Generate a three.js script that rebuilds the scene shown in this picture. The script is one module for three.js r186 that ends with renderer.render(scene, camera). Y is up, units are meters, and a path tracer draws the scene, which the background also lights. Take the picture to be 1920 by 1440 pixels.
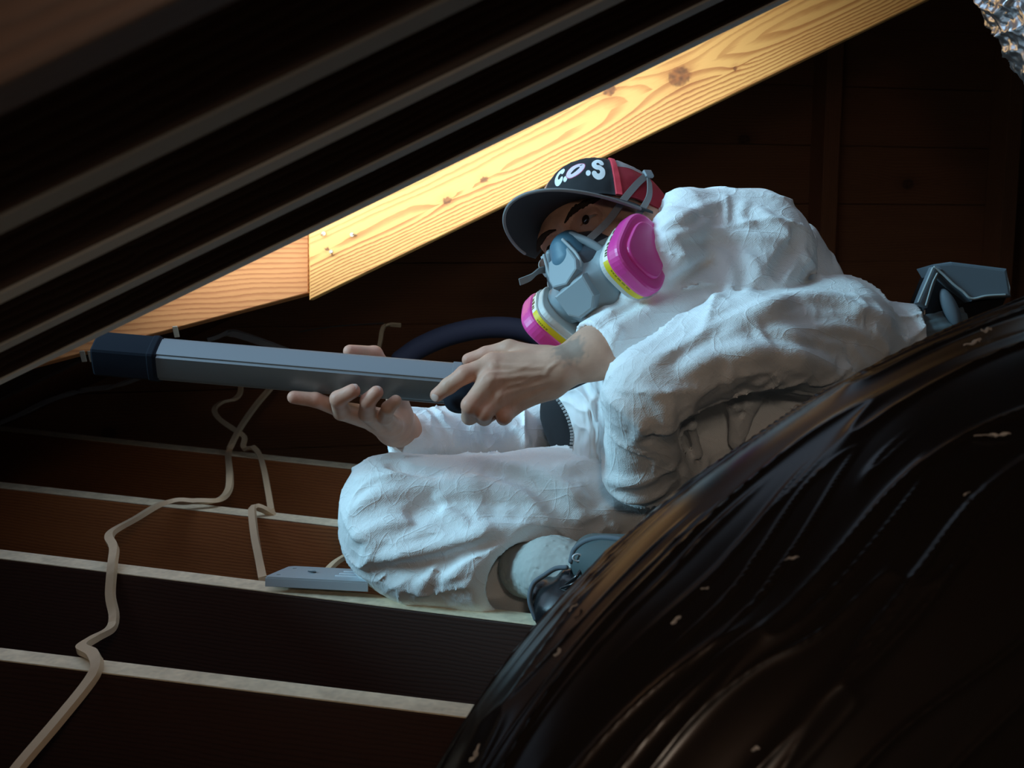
import * as THREE from 'three';
import { RoundedBoxGeometry } from 'three/addons/geometries/RoundedBoxGeometry.js';
import { mergeGeometries, mergeVertices, toCreasedNormals } from 'three/addons/utils/BufferGeometryUtils.js';
import { RectAreaLightUniformsLib } from 'three/addons/lights/RectAreaLightUniformsLib.js';
import { createNoise3D } from 'simplex-noise';

// ---------- camera, sky, light, exposure ----------
const V = (x, y, z) => new THREE.Vector3(x, y, z);
const scene = new THREE.Scene();
const FPX = 1978;                                             // focal length in pixels of the 1440 high frame
const camera = new THREE.PerspectiveCamera(2 * Math.atan(720 / FPX) * 180 / Math.PI, 4 / 3, 0.02, 30);
camera.position.set(0, 0.48, 0);                              // the tops of the joists are at y = 0
camera.rotation.x = -8 * Math.PI / 180;
camera.updateMatrixWorld(true);
camera.focus = 1.4; camera.userData.fStop = 9;
scene.add(camera);
const EYE = camera.matrixWorld.clone();                       // the frame everything was measured in
const RAFTER_UP = Math.atan(0.487);                           // pitch of the roof

scene.background = new THREE.Color(0.55, 0.72, 0.95);         // daylight beyond the opening in the roof
const renderer = new THREE.WebGLRenderer({ antialias: true });
renderer.toneMapping = THREE.LinearToneMapping;
renderer.toneMappingExposure = 1.0;
renderer.shadowMap.enabled = true;
RectAreaLightUniformsLib.init();

// the roof plane: U up the slope, W away from the eye, N up through the roof (eye frame)
const U = V(Math.cos(RAFTER_UP), Math.sin(RAFTER_UP), 0), W0 = V(0, 0.084, -1).normalize();
const N = U.clone().cross(W0).negate().normalize(); if (N.y < 0) N.negate();
const ROOF_O = V(-0.332, 0.142, -1.75), ROOF_H = 0.142;       // a point on the undersides of the rafters; depth of the rafters
const roofPoint = (u, z, h) => { const p = ROOF_O.clone().addScaledVector(U, u); p.addScaledVector(W0, (ROOF_O.z - z) / 1); return p.addScaledVector(N, h); };
const SUN = V(-0.80, 0.42, 0.24);                            // toward the sun, eye frame
// opening in the roof boards, u along the slope, depth from the eye
const HOLE = { u0: -0.46, u1: 0.80, d0: 0.99, dm: 1.46, d1: 1.72 };
{
  const sky = new THREE.RectAreaLight(new THREE.Color(0.74, 0.90, 1.0), 5.6, HOLE.u1 - HOLE.u0, HOLE.d1 - HOLE.dm);
  const c = roofPoint((HOLE.u0 + HOLE.u1) / 2, -(HOLE.dm + HOLE.d1) / 2, ROOF_H + 0.03);
  const m = new THREE.Matrix4().makeBasis(U, W0.clone().negate(), N).premultiply(EYE);
  // RectAreaLight shines along its own -z, so its z axis is N
  const b = new THREE.Matrix4().extractRotation(m);
  sky.quaternion.setFromRotationMatrix(b);
  sky.position.copy(c.applyMatrix4(EYE));
  sky.name = 'roof_opening_daylight';
  scene.add(sky);
  // low veiled sun that comes in through the same opening
  const sun = new THREE.DirectionalLight(new THREE.Color(0.39, 0.78, 1.0), 3.1), at = V(0, 0, -1.4), from = SUN.clone().normalize().multiplyScalar(5).add(at);
  sun.name = 'veiled_sun'; sun.position.copy(from.applyMatrix4(EYE)); sun.target.position.copy(at.applyMatrix4(EYE));
  sun.castShadow = true; sun.shadow.radius = 34; sun.shadow.mapSize.set(2048, 2048);
  Object.assign(sun.shadow.camera, { left: -2.5, right: 2.5, top: 2.5, bottom: -2.5, near: 0.1, far: 12 });
  scene.add(sun, sun.target);
}

// added fill light, as if from a room below, through an added, unseen hatch under the viewer
const FILL_HATCH = { x0: -0.55, x1: 0.15, z0: -0.62, z1: 0.02 };
{
  const room = new THREE.RectAreaLight(new THREE.Color(1.0, 0.86, 0.66), 0.4, FILL_HATCH.x1 - FILL_HATCH.x0, FILL_HATCH.z1 - FILL_HATCH.z0);
  room.name = 'fill_hatch_light'; room.rotation.x = Math.PI / 2; room.position.set((FILL_HATCH.x0 + FILL_HATCH.x1) / 2, -0.25, (FILL_HATCH.z0 + FILL_HATCH.z1) / 2);
  scene.add(room);
}

// added bulb behind the viewer, out of view, for warm fill light
const FILL_BULB = V(0.06, 0.69, 0.12);
{
  const lamp = new THREE.PointLight(new THREE.Color(1.0, 0.82, 0.64), 0.55, 0, 2);
  lamp.name = 'fill_bulb_light'; lamp.position.copy(FILL_BULB); lamp.castShadow = true; lamp.shadow.radius = 2.5; scene.add(lamp);
}

// ---------- helpers ----------
function rng(seed) { let s = seed >>> 0; return () => { s = (s + 0x6d2b79f5) | 0; let t = Math.imul(s ^ (s >>> 15), 1 | s); t = (t + Math.imul(t ^ (t >>> 7), 61 | t)) ^ t; return ((t ^ (t >>> 14)) >>> 0) / 4294967296; }; }
const noise = createNoise3D(rng(7)), noise2 = createNoise3D(rng(77));
const clamp = (x, a = 0, b = 1) => Math.min(b, Math.max(a, x)), lerp = (a, b, t) => a + (b - a) * t;
const smooth = (a, b, x) => { const t = clamp((x - a) / (b - a)); return t * t * (3 - 2 * t); };
const C = (px, py, d) => V((px - 960) / FPX * d, (720 - py) / FPX * d, -d);   // eye frame
const P = (px, py, d) => C(px, py, d).applyMatrix4(EYE);                      // world
const mm = (px, d) => px * d / FPX;
const names = new Map();
function numbered(name) { const n = names.get(name) || 0; names.set(name, n + 1); return n ? name + '_' + String(n).padStart(3, '0') : name; }
function add(o, parent = scene) {
  if (parent === scene) o.name = numbered(o.name);
  parent.add(o); return o;
}
function mesh(name, geo, mat, parent = scene) {
  const m = new THREE.Mesh(geo, mat); m.name = name; m.castShadow = m.receiveShadow = true; return add(m, parent);
}
function tag(o, label, category, group) { o.userData.label = label; if (category) o.userData.category = category; if (group) o.userData.group = group; return o; }
function thing(name, base, label, category, group) { const g = new THREE.Group(); g.name = name; g.position.copy(base); add(g); tag(g, label, category, group); return g; }
function structure(o) { o.userData.kind = 'structure'; return o; }
// moves geometry given in world coordinates into the frame of a group that only has a position
const into = (geo, g) => geo.translate(-g.position.x, -g.position.y, -g.position.z);
const toWorld = (geo) => geo.applyMatrix4(EYE);
function plain(g) { const r = g.index ? g.toNonIndexed() : g; for (const k of Object.keys(r.attributes)) if (!['position', 'normal', 'uv'].includes(k)) r.deleteAttribute(k); return r; }
const join = (list) => mergeGeometries(list.map(plain));
function boxUV(geo, su = 1, sv = 1, ou = 0, ov = 0) {           // uv in metres, the long side along x
  const p = geo.attributes.position, n = geo.attributes.normal, uv = new Float32Array(p.count * 2);
  for (let i = 0; i < p.count; i++) {
    const ax = Math.abs(n.getX(i)), ay = Math.abs(n.getY(i)), az = Math.abs(n.getZ(i));
    let u, v;
    if (az >= ax && az >= ay) { u = p.getX(i); v = p.getY(i); } else if (ay >= ax) { u = p.getX(i); v = p.getZ(i) + 0.17; } else { u = p.getZ(i) * 0.2 + 0.4; v = p.getY(i); }
    uv[2 * i] = (u + ou) * su; uv[2 * i + 1] = (v + ov) * sv;
  }
  geo.setAttribute('uv', new THREE.BufferAttribute(uv, 2)); return geo;
}
const basis = (x, y, z, o) => new THREE.Matrix4().makeBasis(x, y, z).setPosition(o);
// a board from a to b (world): these two points run along its near lower edge; up is the direction of its depth
function board(a, b, upHint, height, thick, ou = 0, ov = 0, bevel = 0.0025) {
  const x = b.clone().sub(a), L = x.length(); x.divideScalar(L);
  const up = upHint.clone().addScaledVector(x, -upHint.dot(x)).normalize(), z = x.clone().cross(up);   // z is toward the eye when x runs right and up is up
  const g = new RoundedBoxGeometry(L, height, thick, 1, bevel);
  boxUV(g, 1, 1, L / 2 + ou, height / 2 + ov);
  g.translate(L / 2, height / 2, -thick / 2).applyMatrix4(basis(x, up, z, a));
  return g;
}
function curve(pts, n = 60, tension = 0.5) { return new THREE.CatmullRomCurve3(pts, false, 'catmullrom', tension); }
function tube(pts, r, n = 60, seg = 8, flat = 1) {
  const c = Array.isArray(pts) ? curve(pts) : pts;
  const g = new THREE.TubeGeometry(c, n, r, seg, false);
  const caps = [0, 1].map((t) => { const s = new THREE.SphereGeometry(r * 0.999, seg, 6); const p = c.getPointAt(t); return s.translate(p.x, p.y, p.z); });
  return join([g, ...caps]);
}
// a flat strap along a curve: width across, thickness; side gives the direction of the width
function strap(pts, width, thick, sideOf, n = 40) {
  const c = curve(pts), pos = [], idx = [];
  for (let i = 0; i <= n; i++) {
    const t = i / n, p = c.getPointAt(t), tg = c.getTangentAt(t), s = sideOf(t, p).clone(); s.addScaledVector(tg, -s.dot(tg)).normalize();
    const nn = tg.clone().cross(s);
    for (const [a, b] of [[-1, -1], [1, -1], [1, 1], [-1, 1]]) { const q = p.clone().addScaledVector(s, a * width / 2).addScaledVector(nn, b * thick / 2); pos.push(q.x, q.y, q.z); }
    if (i) { const o = (i - 1) * 4; for (let k = 0; k < 4; k++) { const a = o + k, b = o + (k + 1) % 4; idx.push(a, b, b + 4, a, b + 4, a + 4); } }
  }
  const e = n * 4; idx.push(0, 2, 1, 0, 3, 2, e, e + 1, e + 2, e, e + 2, e + 3);
  const g = new THREE.BufferGeometry(); g.setAttribute('position', new THREE.Float32BufferAttribute(pos, 3)); g.setIndex(idx);
  g.setAttribute('uv', new THREE.Float32BufferAttribute(new Float32Array(pos.length / 3 * 2), 2));
  return toCreasedNormals(g, 0.6);
}

// ---------- implicit surfaces ----------
const cap = (a, b, ra, rb = ra, k) => ({ k, a, b, ra, rb, c: a.clone().add(b).multiplyScalar(0.5), d(x, y, z) {
  const bx = b.x - a.x, by = b.y - a.y, bz = b.z - a.z, ax = x - a.x, ay = y - a.y, az = z - a.z;
  const t = clamp((ax * bx + ay * by + az * bz) / (bx * bx + by * by + bz * bz + 1e-12)), ex = ax - t * bx, ey = ay - t * by, ez = az - t * bz;
  return Math.sqrt(ex * ex + ey * ey + ez * ez) - (ra + (rb - ra) * t);
} });
const ell = (c, r, q, k) => { // ellipsoid with radii r, turned by q
  const iq = q ? q.clone().invert() : null, t = V(), m = Math.min(r.x, r.y, r.z);
  return { k, c, d(x, y, z) {
    t.set(x - c.x, y - c.y, z - c.z); if (iq) t.applyQuaternion(iq);
    const k0 = Math.sqrt((t.x / r.x) ** 2 + (t.y / r.y) ** 2 + (t.z / r.z) ** 2), k1 = Math.sqrt((t.x / (r.x * r.x)) ** 2 + (t.y / (r.y * r.y)) ** 2 + (t.z / (r.z * r.z)) ** 2);
    return k1 < 1e-9 ? -m : k0 * (k0 - 1) / k1;
  } };
};
const rbox = (c, h, q, r = 0.01, k) => { const iq = q ? q.clone().invert() : null, t = V(); return { k, c, d(x, y, z) {
  t.set(x - c.x, y - c.y, z - c.z); if (iq) t.applyQuaternion(iq);
  const a = Math.abs(t.x) - h.x + r, b = Math.abs(t.y) - h.y + r, e = Math.abs(t.z) - h.z + r;
  return Math.sqrt(Math.max(a, 0) ** 2 + Math.max(b, 0) ** 2 + Math.max(e, 0) ** 2) + Math.min(0, Math.max(a, b, e)) - r; } }; };
// a cylinder that is cut away: from c along n for length L, radius R
const cyl = (c, n, L, R) => ({ d(x, y, z) { const ax = x - c.x, ay = y - c.y, az = z - c.z, s = ax * n.x + ay * n.y + az * n.z, q = Math.sqrt(Math.max(0, ax * ax + ay * ay + az * az - s * s)); return Math.max(q - R, -s, s - L); } });
const smin = (a, b, k) => { const h = Math.max(k - Math.abs(a - b), 0) / k; return Math.min(a, b) - h * h * k * 0.25; };
function joinField(bones, x, y, z, k) { let d = 1e3; for (const b of bones) { const e = b.d(x, y, z); d = d > 100 ? e : smin(d, e, b.k ?? k); } return d; }
function crease(pts, base, w, h, soft = false) {               // pts: points on the surface; w width, h height (metres, negative = groove)
  const segs = []; let L = 0;
  for (let i = 1; i < pts.length; i++) { const a = pts[i - 1], b = pts[i], l = a.distanceTo(b); segs.push([a, b, L, l]); L += l; }
  const box = new THREE.Box3().setFromPoints(pts).expandByScalar(w), cc = box.getCenter(V()), R = box.getSize(V()).length() / 2;
  return { c: cc, R, box, v(x, y, z) {
    let best = 1e9, bt = 0;
    for (const [a, b, s, l] of segs) {
      const bx = b.x - a.x, by = b.y - a.y, bz = b.z - a.z, ax = x - a.x, ay = y - a.y, az = z - a.z, t = clamp((ax * bx + ay * by + az * bz) / (l * l + 1e-12));
      const ex = ax - t * bx, ey = ay - t * by, ez = az - t * bz, q = ex * ex + ey * ey + ez * ez; if (q < best) { best = q; bt = (s + t * l) / L; }
    }
    const s = Math.sqrt(best) / w; if (s >= 1) return 0;
    const f = soft ? (1 - s * s) ** 2 : (1 - s) ** 2;
    return h * f * Math.min(1, 5 * Math.min(bt, 1 - bt) + 0.15);
  } };
}
// surface nets of a field {bones, k, cut: [], creases: [], wrinkle(x,y,z)} in a box
function meshField(F, cell, pad = 0.03, box) {
  const bx = box || new THREE.Box3(); if (!box) for (const b of F.bones) { if (b.a) { bx.expandByPoint(b.a.clone().addScalar(b.ra)).expandByPoint(b.a.clone().addScalar(-b.ra)).expandByPoint(b.b.clone().addScalar(b.rb)).expandByPoint(b.b.clone().addScalar(-b.rb)); } else bx.expandByPoint(b.c.clone().addScalar(0.12)).expandByPoint(b.c.clone().addScalar(-0.12)); }
  bx.expandByScalar(pad);
  const B = 6, o = bx.min, nx = Math.ceil((bx.max.x - o.x) / cell / B) * B + 1, ny = Math.ceil((bx.max.y - o.y) / cell / B) * B + 1, nz = Math.ceil((bx.max.z - o.z) / cell / B) * B + 1;
  const g = new Float32Array(nx * ny * nz).fill(1), R = cell * B * 0.87 + cell, k = F.k, slack = (F.amp ?? 0.012) + k * 0.5;
  const at = (i, j, l) => i + nx * (j + ny * l);
  for (let l0 = 0; l0 < nz; l0 += B) for (let j0 = 0; j0 < ny; j0 += B) for (let i0 = 0; i0 < nx; i0 += B) {
    const cx = o.x + (i0 + B / 2) * cell, cy = o.y + (j0 + B / 2) * cell, cz = o.z + (l0 + B / 2) * cell;
    const ds = F.bones.map((b) => b.d(cx, cy, cz)); let m = Math.min(...ds);
    let full = joinField(F.bones, cx, cy, cz, k), cutAny = false;
    for (const q of F.cut || []) { const e = -q.d(cx, cy, cz); if (e > -R) cutAny = true; full = Math.max(full, e); }
    if (full > R * 1.25 + slack) continue;
    if (full < -R * 1.25 - slack && !cutAny) { for (let l = l0; l < Math.min(l0 + B, nz); l++) for (let j = j0; j < Math.min(j0 + B, ny); j++) for (let i = i0; i < Math.min(i0 + B, nx); i++) g[at(i, j, l)] = -1; continue; }
    const act = F.bones.filter((b, n) => ds[n] < m + 2 * R + 2 * Math.max(k, b.k ?? 0)), cs = (F.creases || []).filter((c) => Math.hypot(c.c.x - cx, c.c.y - cy, c.c.z - cz) < c.R + R), cu = (F.cut || []).filter((q) => q.d(cx, cy, cz) < R * 1.3 + 0.01);
    for (let l = l0; l < Math.min(l0 + B, nz); l++) for (let j = j0; j < Math.min(j0 + B, ny); j++) for (let i = i0; i < Math.min(i0 + B, nx); i++) {
      const x = o.x + i * cell, y = o.y + j * cell, z = o.z + l * cell;
      let d = joinField(act, x, y, z, k);
      if (Math.abs(d) < 0.05) { for (const c of cs) d -= c.v(x, y, z); if (F.wrinkle) d -= F.wrinkle(x, y, z); }
      for (const q of cu) d = Math.max(d, -q.d(x, y, z));
      g[at(i, j, l)] = clamp(d, -1, 1);
    }
  }
  const id = new Int32Array(nx * ny * nz).fill(-1), pos = [], idx = [];
  const E = [[0, 1], [2, 3], [4, 5], [6, 7], [0, 2], [1, 3], [4, 6], [5, 7], [0, 4], [1, 5], [2, 6], [3, 7]], v = new Float64Array(8);
  for (let l = 0; l < nz - 1; l++) for (let j = 0; j < ny - 1; j++) for (let i = 0; i < nx - 1; i++) {
    let s = 0; for (let q = 0; q < 8; q++) { v[q] = g[at(i + (q & 1), j + ((q >> 1) & 1), l + (q >> 2))]; if (v[q] < 0) s++; }
    if (!s || s === 8) continue;
    let x = 0, y = 0, z = 0, n = 0;
    for (const [a, b] of E) if ((v[a] < 0) !== (v[b] < 0)) { const t = v[a] / (v[a] - v[b]); x += (a & 1) + t * ((b & 1) - (a & 1)); y += ((a >> 1) & 1) + t * (((b >> 1) & 1) - ((a >> 1) & 1)); z += (a >> 2) + t * ((b >> 2) - (a >> 2)); n++; }
    id[at(i, j, l)] = pos.length / 3; pos.push(o.x + (i + x / n) * cell, o.y + (j + y / n) * cell, o.z + (l + z / n) * cell);
  }
  const quad = (a, b, c, d, flip) => { if (a < 0 || b < 0 || c < 0 || d < 0) return; flip ? idx.push(a, d, c, a, c, b) : idx.push(a, b, c, a, c, d); };
  for (let l = 1; l < nz - 1; l++) for (let j = 1; j < ny - 1; j++) for (let i = 1; i < nx - 1; i++) {
    const a = g[at(i, j, l)] < 0;
    if (a !== g[at(i + 1, j, l)] < 0) quad(id[at(i, j - 1, l - 1)], id[at(i, j, l - 1)], id[at(i, j, l)], id[at(i, j - 1, l)], !a);
    if (a !== g[at(i, j + 1, l)] < 0) quad(id[at(i - 1, j, l - 1)], id[at(i - 1, j, l)], id[at(i, j, l)], id[at(i, j, l - 1)], !a);
    if (a !== g[at(i, j, l + 1)] < 0) quad(id[at(i - 1, j - 1, l)], id[at(i, j - 1, l)], id[at(i, j, l)], id[at(i - 1, j, l)], !a);
  }
  const geo = new THREE.BufferGeometry(); geo.setAttribute('position', new THREE.Float32BufferAttribute(pos, 3)); geo.setIndex(idx); geo.computeVertexNormals();
  const uv = new Float32Array(pos.length / 3 * 2); for (let i = 0; i < pos.length / 3; i++) { uv[2 * i] = pos[3 * i] + 0.55 * pos[3 * i + 2]; uv[2 * i + 1] = pos[3 * i + 1] - 0.35 * pos[3 * i + 2]; }
  geo.setAttribute('uv', new THREE.BufferAttribute(uv, 2));
  return geo;
}
function paint(geo, f) {                                       // vertex colours: f(x, y, z) gives linear rgb
  const p = geo.attributes.position, c = new Float32Array(p.count * 3);
  for (let i = 0; i < p.count; i++) c.set(f(p.getX(i), p.getY(i), p.getZ(i)), 3 * i);
  geo.setAttribute('color', new THREE.BufferAttribute(c, 3)); return geo;
}
// the first point of a field that a line of sight meets (used to lay creases on the clothing)
function land(F, px, py) { let d = 0.95; for (let i = 0; i < 90; i++) { const p = C(px, py, d), e = joinField(F.bones, p.x, p.y, p.z, F.k); if (e < 0.0006) return p; d += Math.max(e, 0.0005) * 0.9; if (d > 2) break; } return null; }
function laid(F, px, w, h, soft) {                              // px: [[x, y], ...]
  const c = new THREE.CatmullRomCurve3(px.map(([x, y]) => V(x, y, 0))), L = c.getLength(), n = Math.max(3, Math.round(L / 12)), pts = [];
  for (let i = 0; i <= n; i++) { const q = c.getPointAt(i / n), p = land(F, q.x, q.y); if (p && (!pts.length || p.distanceTo(pts[pts.length - 1]) < 0.06)) pts.push(p); }
  return pts.length > 2 ? crease(pts, null, w, h, soft) : null;
}

// ---------- materials ----------
function tex(w, h, f, srgb = true) {
  const d = new Uint8Array(w * h * 4);
  for (let y = 0; y < h; y++) for (let x = 0; x < w; x++) { const c = f(x, y), o = (y * w + x) * 4; d[o] = clamp(c[0], 0, 255); d[o + 1] = clamp(c[1], 0, 255); d[o + 2] = clamp(c[2], 0, 255); d[o + 3] = 255; }
  const t = new THREE.DataTexture(d, w, h); t.wrapS = t.wrapT = THREE.RepeatWrapping; t.magFilter = THREE.LinearFilter; if (srgb) t.colorSpace = THREE.SRGBColorSpace; t.needsUpdate = true; return t;
}
// sawn timber: LX by LY metres; growth rings run along x and bend round the knots
function wood(w, h, LX, LY, seed, light, dark, o = {}) {
  const knots = o.knots || [], fine = o.freq ?? 260, ringAt = new Float32Array(w * h), col = [], bump = new Float32Array(w * h);
  const f = (X, Y) => {
    let y = Y, kn = 0, halo = 0;
    for (const [kx, ky, kr] of knots) {
      const dx = (X - kx) / 2.4, dy = Y - ky, r = Math.hypot(dx, dy), q = Math.exp(-(r * r) / (kr * kr * 7));
      y += dy > 0 ? kr * 0.9 * q : -kr * 0.9 * q; const rr = Math.hypot((X - kx) / 1.25, dy) + 0.0015 * noise(X * 160, Y * 160, seed + 9);
      kn = Math.max(kn, 1 - smooth(kr * 0.62, kr * 0.95, rr)); halo = Math.max(halo, 0.75 * Math.exp(-(rr * rr) / (kr * kr * 2.2)));
    }
    const warp = 0.006 * noise(X * 1.3, Y * 5, seed) + 0.0022 * noise(X * 6, Y * 18, seed + 3) + 0.0005 * noise(X * 40, Y * 60, seed + 4);
    const yy = y + warp + (o.tilt || 0) * X, spread = o.spread ? lerp(1, 0.3, smooth(o.spread[0], o.spread[1], Y + warp * 2)) : 1;
    const ph = yy * fine * (0.55 + 0.45 * spread), fr = ph - Math.floor(ph), band = smooth(0.35, 0.92, fr) * (1 - smooth(0.94, 1, fr));
    const fib = noise2(X * 22, Y * 900, seed + 5) * 0.5 + noise2(X * 70, Y * 1800, seed + 6) * 0.3, cloud = noise2(X * 2.2, Y * 14, seed + 8);
    return [clamp(band * (o.contrast ?? 0.6) * (0.35 + 0.65 * spread) + fib * 0.12 + cloud * (o.cloud ?? 0.12) + halo * 0.45), kn];
  };
  const t = tex(w, h, (x, y) => {
    const X = x / w * LX, Y = y / h * LY, [b, kn] = f(X, Y), c = [0, 1, 2].map((i) => lerp(light[i], dark[i], b));
    return kn > 0 ? [0, 1, 2].map((i) => lerp(c[i], dark[i] * (0.75 + 0.25 * noise(X * 90, Y * 90, seed)), kn * 0.7)) : c;
  });
  t.repeat.set(1 / LX, 1 / LY);
  const bt = tex(w, h, (x, y) => { const [b] = f(x / w * LX, y / h * LY); const v = 190 - 140 * b; return [v, v, v]; }, false); bt.repeat.set(1 / LX, 1 / LY);
  return { map: t, bumpMap: bt };
}
const std = (o) => new THREE.MeshPhysicalMaterial(o);
const lin = (r, g, b) => new THREE.Color().setRGB(r, g, b);
const M = {
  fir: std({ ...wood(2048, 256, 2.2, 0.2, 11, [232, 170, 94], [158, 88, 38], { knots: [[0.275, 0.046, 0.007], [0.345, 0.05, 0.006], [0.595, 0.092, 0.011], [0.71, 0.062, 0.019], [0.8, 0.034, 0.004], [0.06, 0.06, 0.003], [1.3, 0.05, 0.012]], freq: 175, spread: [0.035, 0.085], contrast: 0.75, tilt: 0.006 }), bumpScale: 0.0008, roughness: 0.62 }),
  firEnd: std({ ...wood(1024, 256, 1.1, 0.2, 23, [206, 138, 80], [150, 80, 38], { knots: [[0.52, 0.09, 0.006], [0.3, 0.05, 0.004]], freq: 110, contrast: 0.55, tilt: -0.05 }), bumpScale: 0.0006, roughness: 0.7 }),
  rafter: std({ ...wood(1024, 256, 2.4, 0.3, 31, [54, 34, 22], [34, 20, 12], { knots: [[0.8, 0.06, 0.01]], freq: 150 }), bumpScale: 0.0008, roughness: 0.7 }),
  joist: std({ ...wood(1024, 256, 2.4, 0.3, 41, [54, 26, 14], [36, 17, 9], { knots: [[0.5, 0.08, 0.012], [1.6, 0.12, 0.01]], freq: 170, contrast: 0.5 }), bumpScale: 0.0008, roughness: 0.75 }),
  joistFarLit: std({ ...wood(1024, 256, 2.4, 0.3, 43, [158, 96, 52], [108, 58, 28], { knots: [[0.5, 0.08, 0.012]], freq: 170, contrast: 0.5 }), bumpScale: 0.0008, roughness: 0.75 }),  // lighter copy of the joist wood, light on the far joists painted in
  plank: std({ ...wood(1024, 256, 2.4, 0.3, 51, [140, 88, 55], [98, 56, 34], { knots: [[0.9, 0.06, 0.02]], freq: 130, contrast: 0.4 }), bumpScale: 0.0008, roughness: 0.8 }),
  edge: [0.1, 0.16, 0.32, 0.36, 0.6].map((v) => std({ color: lin(v, v * 0.95, v * 0.87), roughness: 0.8 })),  // light on the rafter undersides painted in, brighter with distance
  dust: std({ map: tex(256, 256, (x, y) => { const v = 206 + 12 * noise(x / 9, y / 9, 3) + 14 * noise(x / 2.5, y / 2.5, 5); return [v * 1.08, v * 1.0, v * 0.86]; }), roughness: 0.95 }),
  drywall: std({ color: lin(0.10, 0.09, 0.08), roughness: 0.95 }),
  dark: std({ color: lin(0.07, 0.045, 0.03), roughness: 0.9 }),
  coverall: std({ color: lin(0.84, 0.86, 0.87), roughness: 0.72, bumpMap: (() => {
    const t = tex(1024, 1024, (x, y) => { const X = x / 1024 * 0.3, Y = y / 1024 * 0.3, w = 0.01 * noise(X * 20, Y * 20, 5), a = Math.pow(1 - Math.abs(noise(X * 28 + w * 30, Y * 34, 1)), 5), b = Math.pow(1 - Math.abs(noise2(X * 70, Y * 75 + w * 60, 2)), 4), ln = Math.pow(1 - Math.abs(noise2(X * 11 + w * 8, Y * 17, 9)), 22) + 0.6 * Math.pow(1 - Math.abs(noise2(X * 24, Y * 15 + w * 12, 12)), 18), dots = Math.sin(x * 0.62) * Math.sin(y * 0.62); const v = 50 + 26 * a + 24 * b + 75 * ln + 9 * dots + 16 * noise(X * 700, Y * 700, 3); return [v, v, v]; }, false);
    t.wrapS = t.wrapT = THREE.MirroredRepeatWrapping; t.repeat.set(1 / 0.3, 1 / 0.3); return t; })(), bumpScale: 0.0017, sheen: 0.3, sheenRoughness: 0.6, sheenColor: new THREE.Color(1, 1, 1) }),
  skin: std({ vertexColors: true, roughness: 0.52, specularIntensity: 0.6, color: 0xffffff }),
  shirt: std({ color: lin(0.012, 0.012, 0.015), roughness: 0.9 }),
  capBlack: std({ color: lin(0.014, 0.015, 0.018), roughness: 0.85 }),
  capRed: std({ color: lin(0.34, 0.012, 0.028), roughness: 0.75 }),
  capGrey: std({ color: lin(0.3, 0.28, 0.28), roughness: 0.85 }),
  maskGrey: std({ color: lin(0.27, 0.33, 0.36), roughness: 0.42 }),
  maskDark: std({ color: lin(0.05, 0.06, 0.075), roughness: 0.5 }),
  maskBlue: std({ color: lin(0.07, 0.17, 0.24), roughness: 0.5 }),
  pink: std({ color: lin(0.78, 0.06, 0.36), roughness: 0.38, clearcoat: 0.3, clearcoatRoughness: 0.3 }),
  rim: std({ color: lin(0.62, 0.64, 0.62), roughness: 0.5 }),
  elastic: std({ color: lin(0.24, 0.25, 0.25), roughness: 0.85 }),
  hair: std({ color: lin(0.03, 0.019, 0.013), roughness: 0.9, specularIntensity: 0.2 }),
  eyeWhite: std({ color: lin(0.26, 0.22, 0.2), roughness: 0.2 }),
  iris: std({ color: lin(0.02, 0.012, 0.008), roughness: 0.1 }),
  pipe: std({ color: lin(0.22, 0.25, 0.265), roughness: 0.44, metalness: 0.75, bumpMap: tex(256, 256, (x, y) => { const v = 128 + 60 * noise(x / 30, y / 3, 2) + 50 * noise(x / 4, y / 4, 8); return [v, v, v]; }, false), bumpScale: 0.0002 }),
  rubber: std({ color: lin(0.010, 0.013, 0.02), roughness: 0.9, specularIntensity: 0.3 }),
  cable: std({ map: tex(64, 256, (x, y) => { const v = 1 + 0.08 * noise(x / 20, y / 12, 4) + 0.06 * noise(x / 5, y / 3, 6); return [208 * v, 182 * v, 150 * v]; }), roughness: 0.55 }),
  oldWire: std({ color: lin(0.2, 0.13, 0.07), roughness: 0.8 }), hairline: std({ color: lin(0.06, 0.05, 0.045), roughness: 0.8 }),
  steel: std({ color: lin(0.5, 0.56, 0.6), roughness: 0.5, metalness: 0.35 }),
  nail: std({ color: lin(0.5, 0.45, 0.35), roughness: 0.4, metalness: 0.8 }),
  film: std({ color: lin(0.010, 0.008, 0.007), roughness: 0.27, specularIntensity: 0.5 }),
  foil: std({ color: lin(0.72, 0.75, 0.78), roughness: 0.28, metalness: 0.95 }),
  blue: std({ color: lin(0.004, 0.006, 0.022), roughness: 0.85 }),
  sock: std({ color: lin(0.4, 0.41, 0.39), roughness: 0.95, bumpMap: tex(128, 128, (x, y) => { const v = 128 + 100 * noise(x / 3, y / 3, 12); return [v, v, v]; }, false), bumpScale: 0.002 }),
  sockGrey: std({ color: lin(0.10, 0.125, 0.14), roughness: 0.9 }),
  leather: std({ color: lin(0.01, 0.011, 0.013), roughness: 0.25, clearcoat: 0.5, clearcoatRoughness: 0.2 }),
  suede: std({ color: lin(0.06, 0.09, 0.095), roughness: 0.6 }),
  canvas: std({ color: lin(0.10, 0.125, 0.15), roughness: 0.7 }),
  welt: std({ color: lin(0.28, 0.32, 0.33), roughness: 0.6 }),
  scrap: std({ color: lin(0.34, 0.32, 0.3), roughness: 0.5 }),
};

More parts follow.
